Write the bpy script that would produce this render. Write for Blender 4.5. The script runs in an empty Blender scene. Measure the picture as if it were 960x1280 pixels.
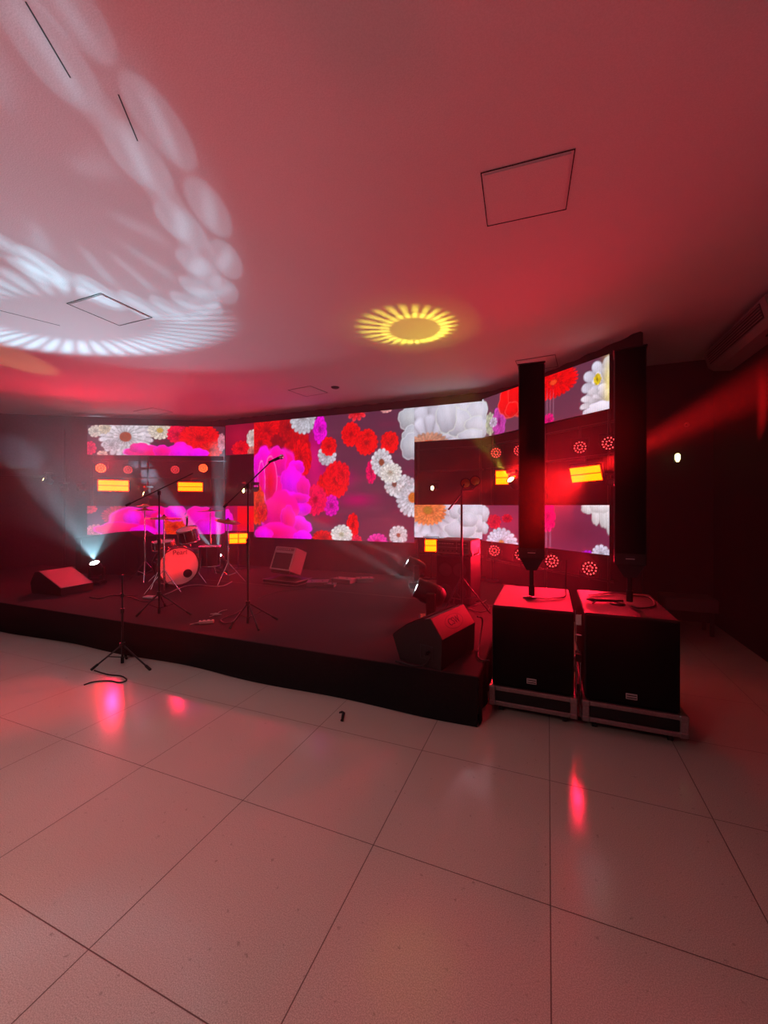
import bpy, math, random
import numpy as np
from mathutils import Vector, Matrix, Euler
random.seed(7); np.random.seed(7)
PI = math.pi
sc = bpy.context.scene
C = sc.collection

# ------------------------------------------------------------------ camera
F, HZ, EYE, YAW = 507.0, 632.0, 1.63, math.radians(22.0)
CY, SY = math.cos(YAW), math.sin(YAW)
H = 3.66                                   # ceiling height

def w2(xc, yc):                            # plan offsets (right, ahead) of the viewpoint -> room axes
    return (CY*xc - SY*yc, SY*xc + CY*yc)
def ray(u, v):
    x, y = w2((u-480)/F, 1.0)
    return Vector((x, y, (HZ-v)/F))
EYEP = Vector((0, 0, EYE))
def on_z(u, v, z):
    d = ray(u, v); return EYEP + d*((z-EYE)/d.z)
def at_d(u, v, yc):
    return EYEP + ray(u, v)*yc
def at_y(u, v, y):
    d = ray(u, v); return EYEP + d*(y/d.y)

cam = bpy.data.objects.new('camera', bpy.data.cameras.new('camera'))
C.objects.link(cam); sc.camera = cam
cam.location = EYEP; cam.rotation_euler = (PI/2, 0, YAW)
cam.data.sensor_fit = 'HORIZONTAL'; cam.data.sensor_width = 36
cam.data.lens = 36*F/960; cam.data.shift_y = -(640-HZ)/960
cam.data.clip_start = 0.05

# ------------------------------------------------------------------ mesh builder
class MB:
    def __init__(s): s.v = []; s.f = []; s.sm = []
    def add(s, vs, fs, smooth=False):
        b = len(s.v); s.v += [tuple(p) for p in vs]
        for f in fs: s.f.append(tuple(i+b for i in f)); s.sm.append(smooth)
        return s
    def box(s, x0, x1, y0, y1, z0, z1, m=None):
        vs = [Vector(p) for p in ((x0,y0,z0),(x1,y0,z0),(x1,y1,z0),(x0,y1,z0),(x0,y0,z1),(x1,y0,z1),(x1,y1,z1),(x0,y1,z1))]
        if m is not None: vs = [m @ p for p in vs]
        return s.add(vs, [(0,3,2,1),(4,5,6,7),(0,1,5,4),(1,2,6,5),(2,3,7,6),(3,0,4,7)])
    def bbox(s, x0, x1, y0, y1, z0, z1, b=0.01, m=None):   # box with chamfered edges
        xs=(x0,x1); ys=(y0,y1); zs=(z0,z1); idx={}; vs=[]
        for i in (0,1):
            for j in (0,1):
                for k in (0,1):
                    sx=1-2*i; sy=1-2*j; sz=1-2*k
                    for a,(dx,dy,dz) in enumerate(((0,1,1),(1,0,1),(1,1,0))):
                        idx[i,j,k,a]=len(vs); vs.append(Vector((xs[i]+sx*b*dx, ys[j]+sy*b*dy, zs[k]+sz*b*dz)))
        g=lambda i,j,k,a: idx[i,j,k,a]
        fs=[]
        for a in range(3):
            for t in (0,1):
                q=[]
                for (p,r) in ((0,0),(1,0),(1,1),(0,1)):
                    c=[p,r]; c.insert(a,t); q.append(g(c[0],c[1],c[2],a))
                if (t==0)==(a!=1): q=q[::-1]
                fs.append(tuple(q))
        for a in range(3):                       # edges along axis a
            o=[q for q in range(3) if q!=a]
            for t in (0,1):
                for w in (0,1):
                    c0=[0,0,0]; c1=[0,0,0]; c1[a]=1
                    c0[o[0]]=c1[o[0]]=t; c0[o[1]]=c1[o[1]]=w
                    fs.append((g(*c0,o[0]),g(*c1,o[0]),g(*c1,o[1]),g(*c0,o[1])))
        for i in (0,1):
            for j in (0,1):
                for k in (0,1): fs.append((g(i,j,k,0),g(i,j,k,1),g(i,j,k,2)))
        if m is not None: vs=[m @ p for p in vs]
        return s.add(vs, fs)
    def prof(s, path, rad, n=10, cap=True, smooth=True):   # tube through points, radius per point
        path=[Vector(p) for p in path]
        if not hasattr(rad,'__len__'): rad=[rad]*len(path)
        rings=[]; up=None
        for i,p in enumerate(path):
            t=(path[min(i+1,len(path)-1)]-path[max(i-1,0)])
            if t.length<1e-9: t=Vector((0,0,1))
            t.normalize()
            if up is None:
                up=Vector((0,0,1)) if abs(t.z)<.9 else Vector((1,0,0))
            a=t.cross(up)
            if a.length<1e-6: a=t.orthogonal()
            a.normalize(); b=a.cross(t).normalized(); up=b
            rings.append([p+(a*math.cos(2*PI*k/n)+b*math.sin(2*PI*k/n))*rad[i] for k in range(n)])
        vs=[q for r in rings for q in r]; fs=[]
        for i in range(len(rings)-1):
            for k in range(n):
                k2=(k+1)%n; fs.append((i*n+k,i*n+k2,(i+1)*n+k2,(i+1)*n+k))
        s.add(vs,fs,smooth)
        if cap:
            s.add(rings[0],[tuple(range(n))]); s.add(rings[-1],[tuple(range(n))[::-1]])
        return s
    def cyl(s, a, b, r0, r1=None, n=16, cap=True):
        return s.prof([a,b],[r0, r0 if r1 is None else r1],n,cap)
    def lathe(s, pts, n=24, m=None, smooth=True):           # (radius, height) about local z
        vs=[]; fs=[]
        for (r,z) in pts:
            for k in range(n):
                p=Vector((r*math.cos(2*PI*k/n), r*math.sin(2*PI*k/n), z)); vs.append(m@p if m is not None else p)
        for i in range(len(pts)-1):
            for k in range(n):
                k2=(k+1)%n; fs.append((i*n+k,i*n+k2,(i+1)*n+k2,(i+1)*n+k))
        return s.add(vs,fs,smooth)
    def disc(s, r, m=None, n=24, z=0):
        vs=[Vector((r*math.cos(2*PI*k/n), r*math.sin(2*PI*k/n), z)) for k in range(n)]
        if m is not None: vs=[m@p for p in vs]
        return s.add(vs,[tuple(range(n))])
    def prism(s, poly, ax, a, b, m=None):                   # polygon extruded along axis ax from a to b
        def mk(p,t):
            c=[p[0],p[1]]; c.insert(ax,t); q=Vector(c); return m@q if m is not None else q
        n=len(poly)
        vs=[mk(p,a) for p in poly]+[mk(p,b) for p in poly]
        fs=[tuple(range(n)), tuple(range(n,2*n))[::-1]]+[(i,(i+1)%n,n+(i+1)%n,n+i) for i in range(n)]
        return s.add(vs,fs)
    def build(s, name, mat, parent=None, fix=True):
        me=bpy.data.meshes.new(name); me.from_pydata(s.v,[],s.f)
        me.polygons.foreach_set('use_smooth', s.sm); me.materials.append(mat); me.update()
        if fix:
            import bmesh
            bm=bmesh.new(); bm.from_mesh(me); bmesh.ops.recalc_face_normals(bm, faces=bm.faces); bm.to_mesh(me); bm.free()
        o=bpy.data.objects.new(name, me); C.objects.link(o)
        if parent is not None: o.parent=parent
        return o

def tag(o, label=None, cat=None, group=None, kind=None):
    if label: o['label']=label
    if cat: o['category']=cat
    if group: o['group']=group
    if kind: o['kind']=kind
    return o
def empty(name, loc, rz=0, label=None, cat=None, group=None, rot=None, scale=None):
    o=bpy.data.objects.new(name, None); C.objects.link(o); o.empty_display_size=.1
    o.location=loc; o.rotation_euler=rot if rot is not None else (0,0,rz)
    if scale: o.scale=(scale,)*3
    return tag(o,label,cat,group)
def copy_tree(o, parent=None, mats=None):
    c=o.copy(); C.objects.link(c); c.parent=parent
    for ch in [x for x in bpy.data.objects if x.parent==o]:
        copy_tree(ch, c)
    return c
def rot_to(d, roll=0):                     # matrix taking local +z to direction d
    d=Vector(d).normalized(); return d.to_track_quat('Z','Y').to_matrix().to_4x4() @ Matrix.Rotation(roll,4,'Z')

# ------------------------------------------------------------------ node expression helper
class E:
    nt=None
    def __init__(s, sock): s.s=sock
    @staticmethod
    def m(op, *a, clamp=False):
        n=E.nt.nodes.new('ShaderNodeMath'); n.operation=op; n.use_clamp=clamp
        for i,x in enumerate(a):
            if isinstance(x,E): E.nt.links.new(x.s,n.inputs[i])
            else: n.inputs[i].default_value=x
        return E(n.outputs[0])
    def __add__(s,o): return E.m('ADD',s,o)
    __radd__=__add__
    def __sub__(s,o): return E.m('SUBTRACT',s,o)
    def __rsub__(s,o): return E.m('SUBTRACT',o,s)
    def __mul__(s,o): return E.m('MULTIPLY',s,o)
    __rmul__=__mul__
    def __truediv__(s,o): return E.m('DIVIDE',s,o)
    def __neg__(s): return E.m('MULTIPLY',s,-1)
def eabs(a): return E.m('ABSOLUTE',a)
def ecos(a): return E.m('COSINE',a)
def epow(a,b): return E.m('POWER',a,b)
def emax(a,b): return E.m('MAXIMUM',a,b)
def emin(a,b): return E.m('MINIMUM',a,b)
def esqrt(a): return E.m('SQRT',a)
def sstep(x,a,b):                          # smoothstep, a may exceed b
    n=E.nt.nodes.new('ShaderNodeMapRange'); n.interpolation_type='SMOOTHSTEP'
    E.nt.links.new(x.s,n.inputs['Value'])
    lo,hi=(a,b) if a<b else (b,a)
    n.inputs['From Min'].default_value=lo; n.inputs['From Max'].default_value=hi
    n.inputs['To Min'].default_value=0 if a<b else 1; n.inputs['To Max'].default_value=1 if a<b else 0
    return E(n.outputs['Result'])
def noise(vec, scale, detail=2, rough=.5, dim='3D'):
    n=E.nt.nodes.new('ShaderNodeTexNoise'); n.noise_dimensions=dim
    n.inputs['Scale'].default_value=scale; n.inputs['Detail'].default_value=detail; n.inputs['Roughness'].default_value=rough
    if vec is not None: E.nt.links.new(vec,n.inputs['Vector'])
    return E(n.outputs['Fac'])
def mixcol(fac,a,b):
    n=E.nt.nodes.new('ShaderNodeMix'); n.data_type='RGBA'
    if isinstance(fac,E): E.nt.links.new(fac.s,n.inputs[0])
    else: n.inputs[0].default_value=fac
    for i,x in ((6,a),(7,b)):
        if isinstance(x,tuple): n.inputs[i].default_value=(*x[:3],1)
        else: E.nt.links.new(x,n.inputs[i])
    return n.outputs[2]
def srgb(r,g,b):
    f=lambda c:(c/255/12.92) if c/255<=.04045 else ((c/255+.055)/1.055)**2.4
    return (f(r),f(g),f(b))

MATS={}
def mat(name, col=(.5,.5,.5), rough=.6, metal=0, spec=.5, emit=None, es=1, bump=0, bscale=60, vary=0, coat=0):
    if name in MATS: return MATS[name]
    m=bpy.data.materials.new(name); m.use_nodes=True; nt=m.node_tree; E.nt=nt
    b=nt.nodes['Principled BSDF']
    b.inputs['Base Color'].default_value=(*col,1); b.inputs['Roughness'].default_value=rough
    b.inputs['Metallic'].default_value=metal; b.inputs['Specular IOR Level'].default_value=spec
    b.inputs['Coat Weight'].default_value=coat
    if emit: b.inputs['Emission Color'].default_value=(*emit,1); b.inputs['Emission Strength'].default_value=es
    if bump or vary:
        tc=nt.nodes.new('ShaderNodeTexCoord'); nz=noise(tc.outputs['Object'],bscale,3)
        if bump:
            bp=nt.nodes.new('ShaderNodeBump'); bp.inputs['Strength'].default_value=bump; bp.inputs['Distance'].default_value=.004
            nt.links.new(nz.s,bp.inputs['Height']); nt.links.new(bp.outputs[0],b.inputs['Normal'])
        if vary:
            c=mixcol(sstep(nz,.3,.7), tuple(x*(1-vary) for x in col), tuple(min(1,x*(1+vary)) for x in col))
            nt.links.new(c,b.inputs['Base Color'])
    MATS[name]=m; return m

BLACK=mat('black_paint',(.006,.006,.006),.45,spec=.3,bump=.3,bscale=200,vary=.3)
BOX=mat('speaker_coating',(.016,.013,.014),.5,spec=.35,bump=.8,bscale=350,vary=.4)
GRILLE=mat('speaker_grille',(.0022,.002,.002),.8,spec=.12,bump=.8,bscale=500)
STEEL=mat('black_steel',(.03,.03,.032),.35,metal=.6,vary=.2)
CHROME=mat('chrome',(.7,.7,.72),.2,metal=1,vary=.05)
ALU=mat('aluminium_rail',(.32,.29,.29),.4,metal=.9,vary=.1)
RUBBER=mat('rubber',(.01,.01,.01),.8,vary=.2)
CABLE=mat('cable_sheath',(.012,.012,.012),.45,vary=.2)
PALECABLE=mat('pale_cable_sheath',(.35,.3,.3),.45,vary=.1)
LABELW=mat('pale_print',(.45,.42,.42),.5,vary=.05)
DARKPRINT=mat('dark_print',(.02,.01,.01),.5,vary=.05)
SHELL=mat('drum_lacquer',(.10,.01,.015),.15,coat=.6,vary=.2)
HEADM=mat('drum_skin',(.62,.55,.55),.35,vary=.05)
BRASS=mat('cymbal_bronze',(.45,.28,.09),.3,metal=1,vary=.15)
DRAPE=mat('black_drape',(.006,.005,.006),.9,spec=.15,bump=.6,bscale=90,vary=.4)
NAVY=mat('navy_lining',(.012,.014,.04),.8,spec=.2,vary=.2)
LENSOFF=mat('dark_lens',(.05,.05,.05),.08,coat=1,vary=.2)
PLASTIC=mat('white_plastic',(.30,.27,.27),.4,vary=.04)
DARKGAP=mat('vent_recess',(.02,.02,.02),.7,vary=.2)

def emit_mat(name,col,s):
    return mat(name,(.02,.02,.02),.4,emit=col,es=s,vary=.01)
RED_LED=emit_mat('red_led',(1,.055,.06),3.2)
HOT_LED=emit_mat('hot_red_led',(1,.058,.014),18)
STROBE=emit_mat('strobe_plate',(1,.0125,.0),60)
WHITE_LENS=emit_mat('white_lens',(.80,.95,1),30)
WARM_LENS=emit_mat('warm_lens',(1,.80,.30),14)

# ------------------------------------------------------------------ room
def room_mat_floor():
    m=bpy.data.materials.new('terrazzo_tiles'); m.use_nodes=True; nt=m.node_tree; E.nt=nt
    b=nt.nodes['Principled BSDF']; g=nt.nodes.new('ShaderNodeNewGeometry')
    sp=nt.nodes.new('ShaderNodeSeparateXYZ'); nt.links.new(g.outputs['Position'],sp.inputs[0])
    X,Y=E(sp.outputs[0]),E(sp.outputs[1])
    def line(c,o,p):
        t=E.m('WRAP',c-o, p/2, -p/2); return eabs(t)
    d=emin(line(X,.010,.787), line(Y,1.787,.812))
    gr=sstep(d,.0030,.0012)
    fine=noise(g.outputs['Position'],260,2); med=noise(g.outputs['Position'],38,3); big=noise(g.outputs['Position'],1.3,3)
    base=mixcol(sstep(fine,.35,.68), srgb(176,168,158), srgb(212,206,196))
    base=mixcol(sstep(med,.66,.74)*.45, base, srgb(120,112,104))
    base=mixcol(sstep(big,.3,.75)*.25, base, srgb(178,168,156))
    nt.links.new(mixcol(gr,base,srgb(96,80,74)), b.inputs['Base Color'])
    r=.115+big*.05
    nt.links.new(emin(r+gr*.4,1).s,b.inputs['Roughness'])
    b.inputs['Specular IOR Level'].default_value=.5
    bp=nt.nodes.new('ShaderNodeBump'); bp.inputs['Strength'].default_value=.35; bp.inputs['Distance'].default_value=.003
    nt.links.new((1-gr+med*.03).s,bp.inputs['Height']); nt.links.new(bp.outputs[0],b.inputs['Normal'])
    return m
FLOOR=room_mat_floor()
CEIL=mat('ceiling_paint',(.74,.72,.72),.85,spec=.2,bump=.5,bscale=130,vary=.04)
DARKWALL=mat('dark_wall',(.030,.024,.028),.75,spec=.25,bump=.4,bscale=30,vary=.35)
RWALL=mat('side_wall_paint',(.012,.010,.011),.7,spec=.2,vary=.1)

tag(MB().box(-13,2.3,-5,9,-.1,0).build('floor',FLOOR),kind='structure')
tag(MB().box(-13,2.3,-5,9,H,H+.1).build('ceiling',CEIL),kind='structure')
# the dark rear wall runs behind the screens in four facets
def wallseg(name, pts, th, z0, z1, m, folds=0):
    mb=MB()
    P=[Vector((p[0],p[1],0)) for p in pts]
    if folds:                                    # cloth hangs in soft folds
        Q=[]
        for a,b in zip(P[:-1],P[1:]):
            n=max(2,int((b-a).length/folds)); t=(b-a).normalized(); nrm=Vector((-t.y,t.x,0))
            for i in range(n):
                Q.append(a.lerp(b,i/n)+nrm*(.022*math.sin(i*PI/2*1.03)+.008*random.uniform(-1,1)))
        Q.append(P[-1]); P=Q
    n=len(P); off=[]
    for i in range(n):
        t=(P[min(i+1,n-1)]-P[max(i-1,0)]).normalized(); off.append(P[i]+Vector((-t.y,t.x,0))*th)
    vs=[(p.x,p.y,z) for z in (z0,z1) for p in P]+[(p.x,p.y,z) for z in (z0,z1) for p in off]
    fs=[]
    for i in range(n-1):
        fs+=[(i,i+1,n+i+1,n+i),(2*n+i,3*n+i,3*n+i+1,2*n+i+1),(i,2*n+i,2*n+i+1,i+1),(n+i,n+i+1,3*n+i+1,3*n+i)]
    fs+=[(0,n,3*n,2*n),(n-1,3*n-1,4*n-1,2*n-1)]
    mb.add(vs,fs,bool(folds))
    return tag(mb.build(name,m),kind='structure')
wallseg('wall_left',[(-13,3.97),(-7.5,7.49)],.1,0,H,DARKWALL)
wallseg('wall_back',[(-7.5,7.49),(-1.02,7.40),(-.40,7.10),(1.0,5.50)],.06,0,H,DRAPE,folds=.09)
tag(MB().box(.95,2.2,6.9,7.0,0,H).build('wall_far_right',RWALL),kind='structure')
tag(MB().box(2.12,2.22,-5,7,0,H).build('wall_right',RWALL),kind='structure')

def hatch(pts, label, inset=.03, tilt=0, first=False):
    ps=[on_z(u,v,H) for u,v in pts]
    c=sum(ps,Vector())/4
    ex=((ps[1]-ps[0])+(ps[2]-ps[3]))/2; ey=((ps[3]-ps[0])+(ps[2]-ps[1]))/2
    a=math.atan2(ex.y,ex.x); w,d=ex.length/2,ey.length/2
    r=empty('ceiling_hatch',(c.x,c.y,H),a,label,'ceiling hatch')
    f=MB()
    g=.006
    for (x0,x1,y0,y1) in ((-w,w,-d,-d+g),(-w,w,d-g,d),(-w,-w+g,-d+g,d-g),(w-g,w,-d+g,d-g)):
        f.box(x0,x1,y0,y1,-.004,-.0005)
    f.build('shadow_gap',DARKGAP,r)
    MB().box(-w+.02,w-.02,-d+.02,d-.02,-.006-tilt,-.0005).build('panel',CEIL,r)
    return r
hatch([(597,217),(716,186),(711,261),(612,282)],'large square access hatch in the ceiling above the black column speakers',tilt=.004)
hatch([(360,487),(388,482.5),(410,490.5),(382,496)],'small faint hatch in the ceiling in front of the big middle screen')
hatch([(166,514),(190,509.5),(217,515),(193,519)],'small hatch in the ceiling above the left end of the upper left screen')
hatch([(645,450.5),(695,443),(697,458),(650,465)],'hatch in the ceiling directly above the nearer black column speaker')
hatch([(82,379),(127,366),(190,397),(150,407)],'hatch in the ceiling under the white light pattern')
# thin joints of the ceiling boards at the left
def seam(a,b,w):
    p,q=on_z(*a,H),on_z(*b,H); t=(q-p).normalized(); n=Vector((-t.y,t.x,0))*w
    return MB().add([p-n+Vector((0,0,-.002)),p+n+Vector((0,0,-.002)),q+n+Vector((0,0,-.002)),q-n+Vector((0,0,-.002)),
                     p-n,p+n,q+n,q-n],[(0,1,2,3),(4,7,6,5),(0,4,5,1),(1,5,6,2),(2,6,7,3),(3,7,4,0)])
for i,(a,b,w) in enumerate((((32,2),(88,97),.003),((148,118),(172,176),.003),((0,388),(75,407),.003))):
    tag(seam(a,b,w).build('trim_%d'%(i+1),DARKGAP),kind='structure')
MB_v=MB(); cpt=on_z(419,484,H)
vent=empty('ceiling_sensor',(cpt.x,cpt.y,H-.001),0,'tiny dark oval fitting in the ceiling near the small middle hatch','ceiling fitting')
MB().lathe([(0.001,-.02),(.05,-.02),(.07,-.006),(.075,0)],20).build('cover',DARKGAP,vent)

# ------------------------------------------------------------------ stage
SX0,SX1,SYF,SYB,SZ=-10.2,-.48,3.07,7.02,.35
stage=empty('stage_platform',(0,0,0),0,'low black stage platform draped with black cloth along its front','stage')
CARPET=mat('stage_carpet',(.035,.016,.020),.85,spec=.25,bump=1,bscale=160,vary=.3)
MB().bbox(SX0,SX1,SYF,5.35,SZ-.04,SZ,.008).add(*(lambda v,f:(v,f))([(-9.6,5.35,SZ),(SX1,5.35,SZ),(SX1,6.85,SZ),(-1.2,6.98,SZ),(-7.2,6.98,SZ)],[(0,1,2,3,4)])).build('deck',CARPET,stage)
def skirt():
    mb=MB(); n=260; rows=7; vs=[]; fs=[]
    for j in range(rows):
        t=j/(rows-1)
        for i in range(n+1):
            x=SX0+(SX1-SX0)*i/n
            sag=.02+.03*math.sin(i*.21)+.012*math.sin(i*.9+1)
            y=SYF-.006-(.02+.02*math.sin(i*.13)+.018*math.sin(i*.05+2))*t - .012*math.sin(t*14+i*.03)*t
            if x<-6: y-=.08*min(1,(-6-x))*t
            vs.append((x,y,SZ-.002-(SZ-.006)*t))
    for j in range(rows-1):
        for i in range(n):
            a=j*(n+1)+i; fs.append((a,a+1,a+n+2,a+n+1))
    mb.add(vs,fs,True)
    # right-hand side
    vs=[];fs=[]; m2=80
    for j in range(rows):
        t=j/(rows-1)
        for i in range(m2+1):
            y=SYF-.03+(3.6)*i/m2; vs.append((SX1+.006+.015*math.sin(i*.9)*t,y,SZ-.002-(SZ-.006)*t))
    for j in range(rows-1):
        for i in range(m2):
            a=j*(m2+1)+i; fs.append((a,a+1,a+m2+2,a+m2+1))
    mb.add(vs,fs,True)
    return mb
skirt().build('skirt',DRAPE,stage,fix=False)
a,b,c,d=on_z(486,884,.012),on_z(596,906,.012),on_z(600,893,.03),on_z(500,879,.03)
MB().add([a,b,c,d,(a.x,a.y,.0),(b.x,b.y,.0),(c.x,c.y,.0),(d.x,d.y,.0)],[(0,1,2,3),(4,7,6,5),(0,4,5,1),(1,5,6,2),(2,6,7,3),(3,7,4,0)]).build('hem_lining',NAVY,stage)

# ------------------------------------------------------------------ led screens
class Screen:
    def __init__(s, ua, ub, za, zb, pa, pb, cell):
        s.pa=Vector((*pa,0)); s.pb=Vector((*pb,0)); s.t=(s.pb-s.pa); s.W=s.t.length; s.t.normalize()
        s.n=Vector((s.t.y,-s.t.x,0))                 # towards the room
        s.z0,s.z1=za,zb
        s.nx=max(4,int(s.W/cell)); s.nz=max(4,int((zb-za)/cell))
        s.S,s.Z=np.meshgrid(np.linspace(0,s.W,s.nx+1),np.linspace(za,zb,s.nz+1))
        s.img=np.zeros(s.S.shape+(3,))
    def loc(s,u,v):
        d=ray(u,v); k=(s.pa-EYEP).dot(s.n)/d.dot(s.n); p=EYEP+d*k
        return (p-s.pa).dot(s.t), p.z
    def rad(s,u,v,rx,ry):
        a,b=s.loc(u-.5,v-.5),s.loc(u+.5,v+.5); return rx*abs(b[0]-a[0]), ry*abs(b[1]-a[1])
    def fill(s,col): s.img[:]=np.array(srgb(*col))
    def polar(s,u,v,rx,ry,rot):
        cs,cz=s.loc(u,v); a,b=s.rad(u,v,rx,ry)
        x=(s.S-cs)/a; y=(s.Z-cz)/b; c,n=math.cos(rot),math.sin(rot)
        x,y=x*c+y*n,-x*n+y*c
        return np.hypot(x,y),np.arctan2(y,x),x,y
    def paint(s,mask,col):
        s.img+= (col-s.img)*mask[...,None]
    def glow(s,u,v,rx,ry,col,a=1,rot=0):
        r,_,_,_=s.polar(u,v,rx,ry,rot); s.paint(np.exp(-r*r*1.6)*a,np.array(srgb(*col)))
    def blob(s,u,v,rx,ry,rot,c0,c1,rim=None,wob=.06,n=5,ph=0):
        r,t,x,y=s.polar(u,v,rx,ry,rot)
        R=1+wob*np.sin(n*t+ph)+wob*.5*np.sin(2*n*t+1+ph)
        q=np.clip(r/R,0,2); m=np.clip((1-q)*9,0,1)
        a=np.array(srgb(*c0)); b=np.array(srgb(*c1)); k=np.clip(q,0,1)[...,None]**1.5
        col=a*(1-k)+b*k
        col=col*(.55+.53*np.clip(.5+.55*y+.2*x,0,1)+.03*np.sin(x*9+ph))[...,None]
        if rim is not None:
            w=np.exp(-((q-.93)/.05)**2)[...,None]*.7; col=col*(1-w)+np.array(srgb(*rim))*w
        s.paint(m,col)
    def flower(s,u,v,rx,ry=None,rot=0,n=16,layers=3,col=(230,20,20),dark=.45,cen=None,cr=.22,tipc=None,tip=.16):
        ry=ry or rx
        r,t,x,y=s.polar(u,v,rx,ry,rot)
        if tipc and col[1]<60 and tipc[0]>230 and tipc[1]<165 and tipc[2]<165: tipc=(tipc[0],tipc[1]*.55,tipc[2]*.75)
        base=np.array(srgb(*col)); tc=np.array(srgb(*tipc)) if tipc else base
        n=min(n,max(9,int(rx*1.0)))
        for k in range(layers):
            sk=1-(1-cr)*k/layers; ps=k*PI/2+k*.4
            pet=np.abs(np.cos(n*t/2+ps)); wv=.5+.5*np.sin(3.7*t+k*2.1+u)
            R=sk*((1-tip)+tip*pet**.55)*(1-.05*wv)
            m=np.clip((R-r)/.07+.5,0,1)
            sh=(dark*.55+(1-dark*.55)*np.clip(pet*1.15,0,1)**.55)*(.42+.58*np.clip(r/np.maximum(R,1e-3),0,1)**1.5)
            ci=np.floor((n*t/2+ps)/PI+.5); hs=np.abs(np.sin(ci*12.9898+k*78.233+u)*43758.5453)%1; sh=sh*(.66+.42*hs)
            f=np.clip((r/R)**2,0,1)[...,None]
            s.paint(m,(base*(1-f)+tc*f)*sh[...,None])
        if cen is not None:
            m=np.clip((cr*1.05-r)/.06+.5,0,1); sp=.55+.45*np.abs(np.sin(t*13)*np.cos(r*60))
            s.paint(m,np.array(srgb(*cen))*sp[...,None])
    def noise(s,amp):
        g=s.img.mean(-1,keepdims=True); s.img=np.clip(g+(s.img-g)*1.10,0,1)
        s.img*=1+amp*(np.random.rand(*s.S.shape,1)-.5)
    def build(s,name,label,gain=1.24,seams=.5):
        r=empty(name,(s.pa.x,s.pa.y,s.z0),math.atan2(s.t.y,s.t.x),label,'led screen')
        hh=s.z1-s.z0
        ss,zz=s.S.ravel(),s.Z.ravel()-s.z0
        vs=np.stack([ss,np.full_like(ss,-.004),zz],1)
        nx,nz=s.nx,s.nz; idx=np.arange((nx+1)*(nz+1)).reshape(nz+1,nx+1)
        fs=np.stack([idx[:-1,:-1],idx[:-1,1:],idx[1:,1:],idx[1:,:-1]],-1).reshape(-1,4)
        me=bpy.data.meshes.new('display'); me.from_pydata(vs.tolist(),[],fs.tolist()); me.materials.append(LEDMAT(gain))
        at=me.color_attributes.new('picture','FLOAT_COLOR','POINT')
        buf=np.ones((len(vs),4),dtype=np.float32); buf[:,:3]=np.clip(s.img,0,1).reshape(-1,3)
        at.data.foreach_set('color',buf.ravel()); me.update()
        o=bpy.data.objects.new('display',me); C.objects.link(o); o.parent=r
        # cabinet modules behind the face
        n=max(1,round(s.W/seams)); k=max(1,round(hh/seams))
        cb=MB()
        for i in range(n):
            for j in range(k):
                cb.bbox(s.W*i/n+.0015,s.W*(i+1)/n-.0015,0,.07,hh*j/k+.0015,hh*(j+1)/k-.0015,.004)
        cb.build('cabinet',BLACK,r)
        return r
_led={}
def LEDMAT(gain):
    if gain in _led: return _led[gain]
    m=bpy.data.materials.new('led_display'); m.use_nodes=True; nt=m.node_tree; E.nt=nt
    b=nt.nodes['Principled BSDF']; b.inputs['Base Color'].default_value=(.01,.01,.01,1); b.inputs['Roughness'].default_value=.5
    a=nt.nodes.new('ShaderNodeVertexColor'); a.layer_name='picture'
    g=nt.nodes.new('ShaderNodeTexCoord'); sp=nt.nodes.new('ShaderNodeSeparateXYZ'); nt.links.new(g.outputs['Object'],sp.inputs[0])
    # faint raster of the diode rows
    k=.95+.05*ecos(E(sp.outputs[0])*(2*PI/.03))
    nt.links.new(a.outputs['Color'],b.inputs['Emission Color']); nt.links.new((k*gain).s,b.inputs['Emission Strength'])
    _led[gain]=m; return m

BG=(78,42,64)
A0,A1=(-9.51,5.90),(-7.02,7.14); B1=(-1.03,7.12)
WN=(.69,5.56)
def pt_on(u,pa,pb):                       # plan point where the line of sight at column u meets segment pa-pb
    d=ray(u,HZ); pa=Vector((*pa,0)); pb=Vector((*pb,0)); t=(pb-pa); n=Vector((t.y,-t.x,0))
    k=pa.dot(n)/d.dot(n); return (d.x*k,d.y*k)
C0=pt_on(281,A0,A1)
M0=(C0[0],7.12)
M0=pt_on(282,( -8,7.12),(0,7.12)); M1=pt_on(317.5,(-8,7.12),(0,7.12)); M2=pt_on(518,(-8,7.12),(0,7.12)); M3=pt_on(603,(-8,7.12),(0,7.12))
cell=.0135
# big middle screen
S=Screen(0,0,.945,3.43,M1,M2,cell); S.fill(BG)
for i in range(40):
    u,v=random.uniform(320,518),random.uniform(510,680); S.glow(u,v,random.uniform(8,30),random.uniform(1.5,5),random.choice([(110,30,62),(60,35,58),(95,55,75)]),.5,rot=-.35)
S.glow(392,575,16,40,(205,0,115),.9,rot=.2); S.glow(412,600,30,14,(210,0,110),.85,rot=-.7); S.glow(445,625,28,10,(170,20,95),.7,rot=-.7)
S.glow(405,650,20,8,(170,30,60),.6,rot=-.5)
S.glow(345,585,40,40,(150,10,60),.8)
for (u,v,rx,ry,c) in ((333,540,27,24,(240,12,16)),(352,566,22,26,(150,10,30)),(372,568,18,34,(205,10,20)),(360,534,12,18,(190,8,25)),(326,556,14,18,(225,10,15))):
    S.flower(u,v,rx,ry,n=24,layers=6,col=c,dark=.6)
S.flower(376,574,14,24,n=20,layers=5,col=(245,15,10))
S.flower(379,522,17,20,n=22,layers=5,col=(205,208,220),dark=.5)
S.flower(400,537,9,17,rot=-.35,n=18,layers=5,col=(235,20,190),tipc=(250,60,230))
S.flower(409,569,12,13,n=20,layers=3,col=(215,212,225)); S.flower(411,558,10.5,12,n=22,layers=6,col=(240,20,25),tipc=(255,60,40))
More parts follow.
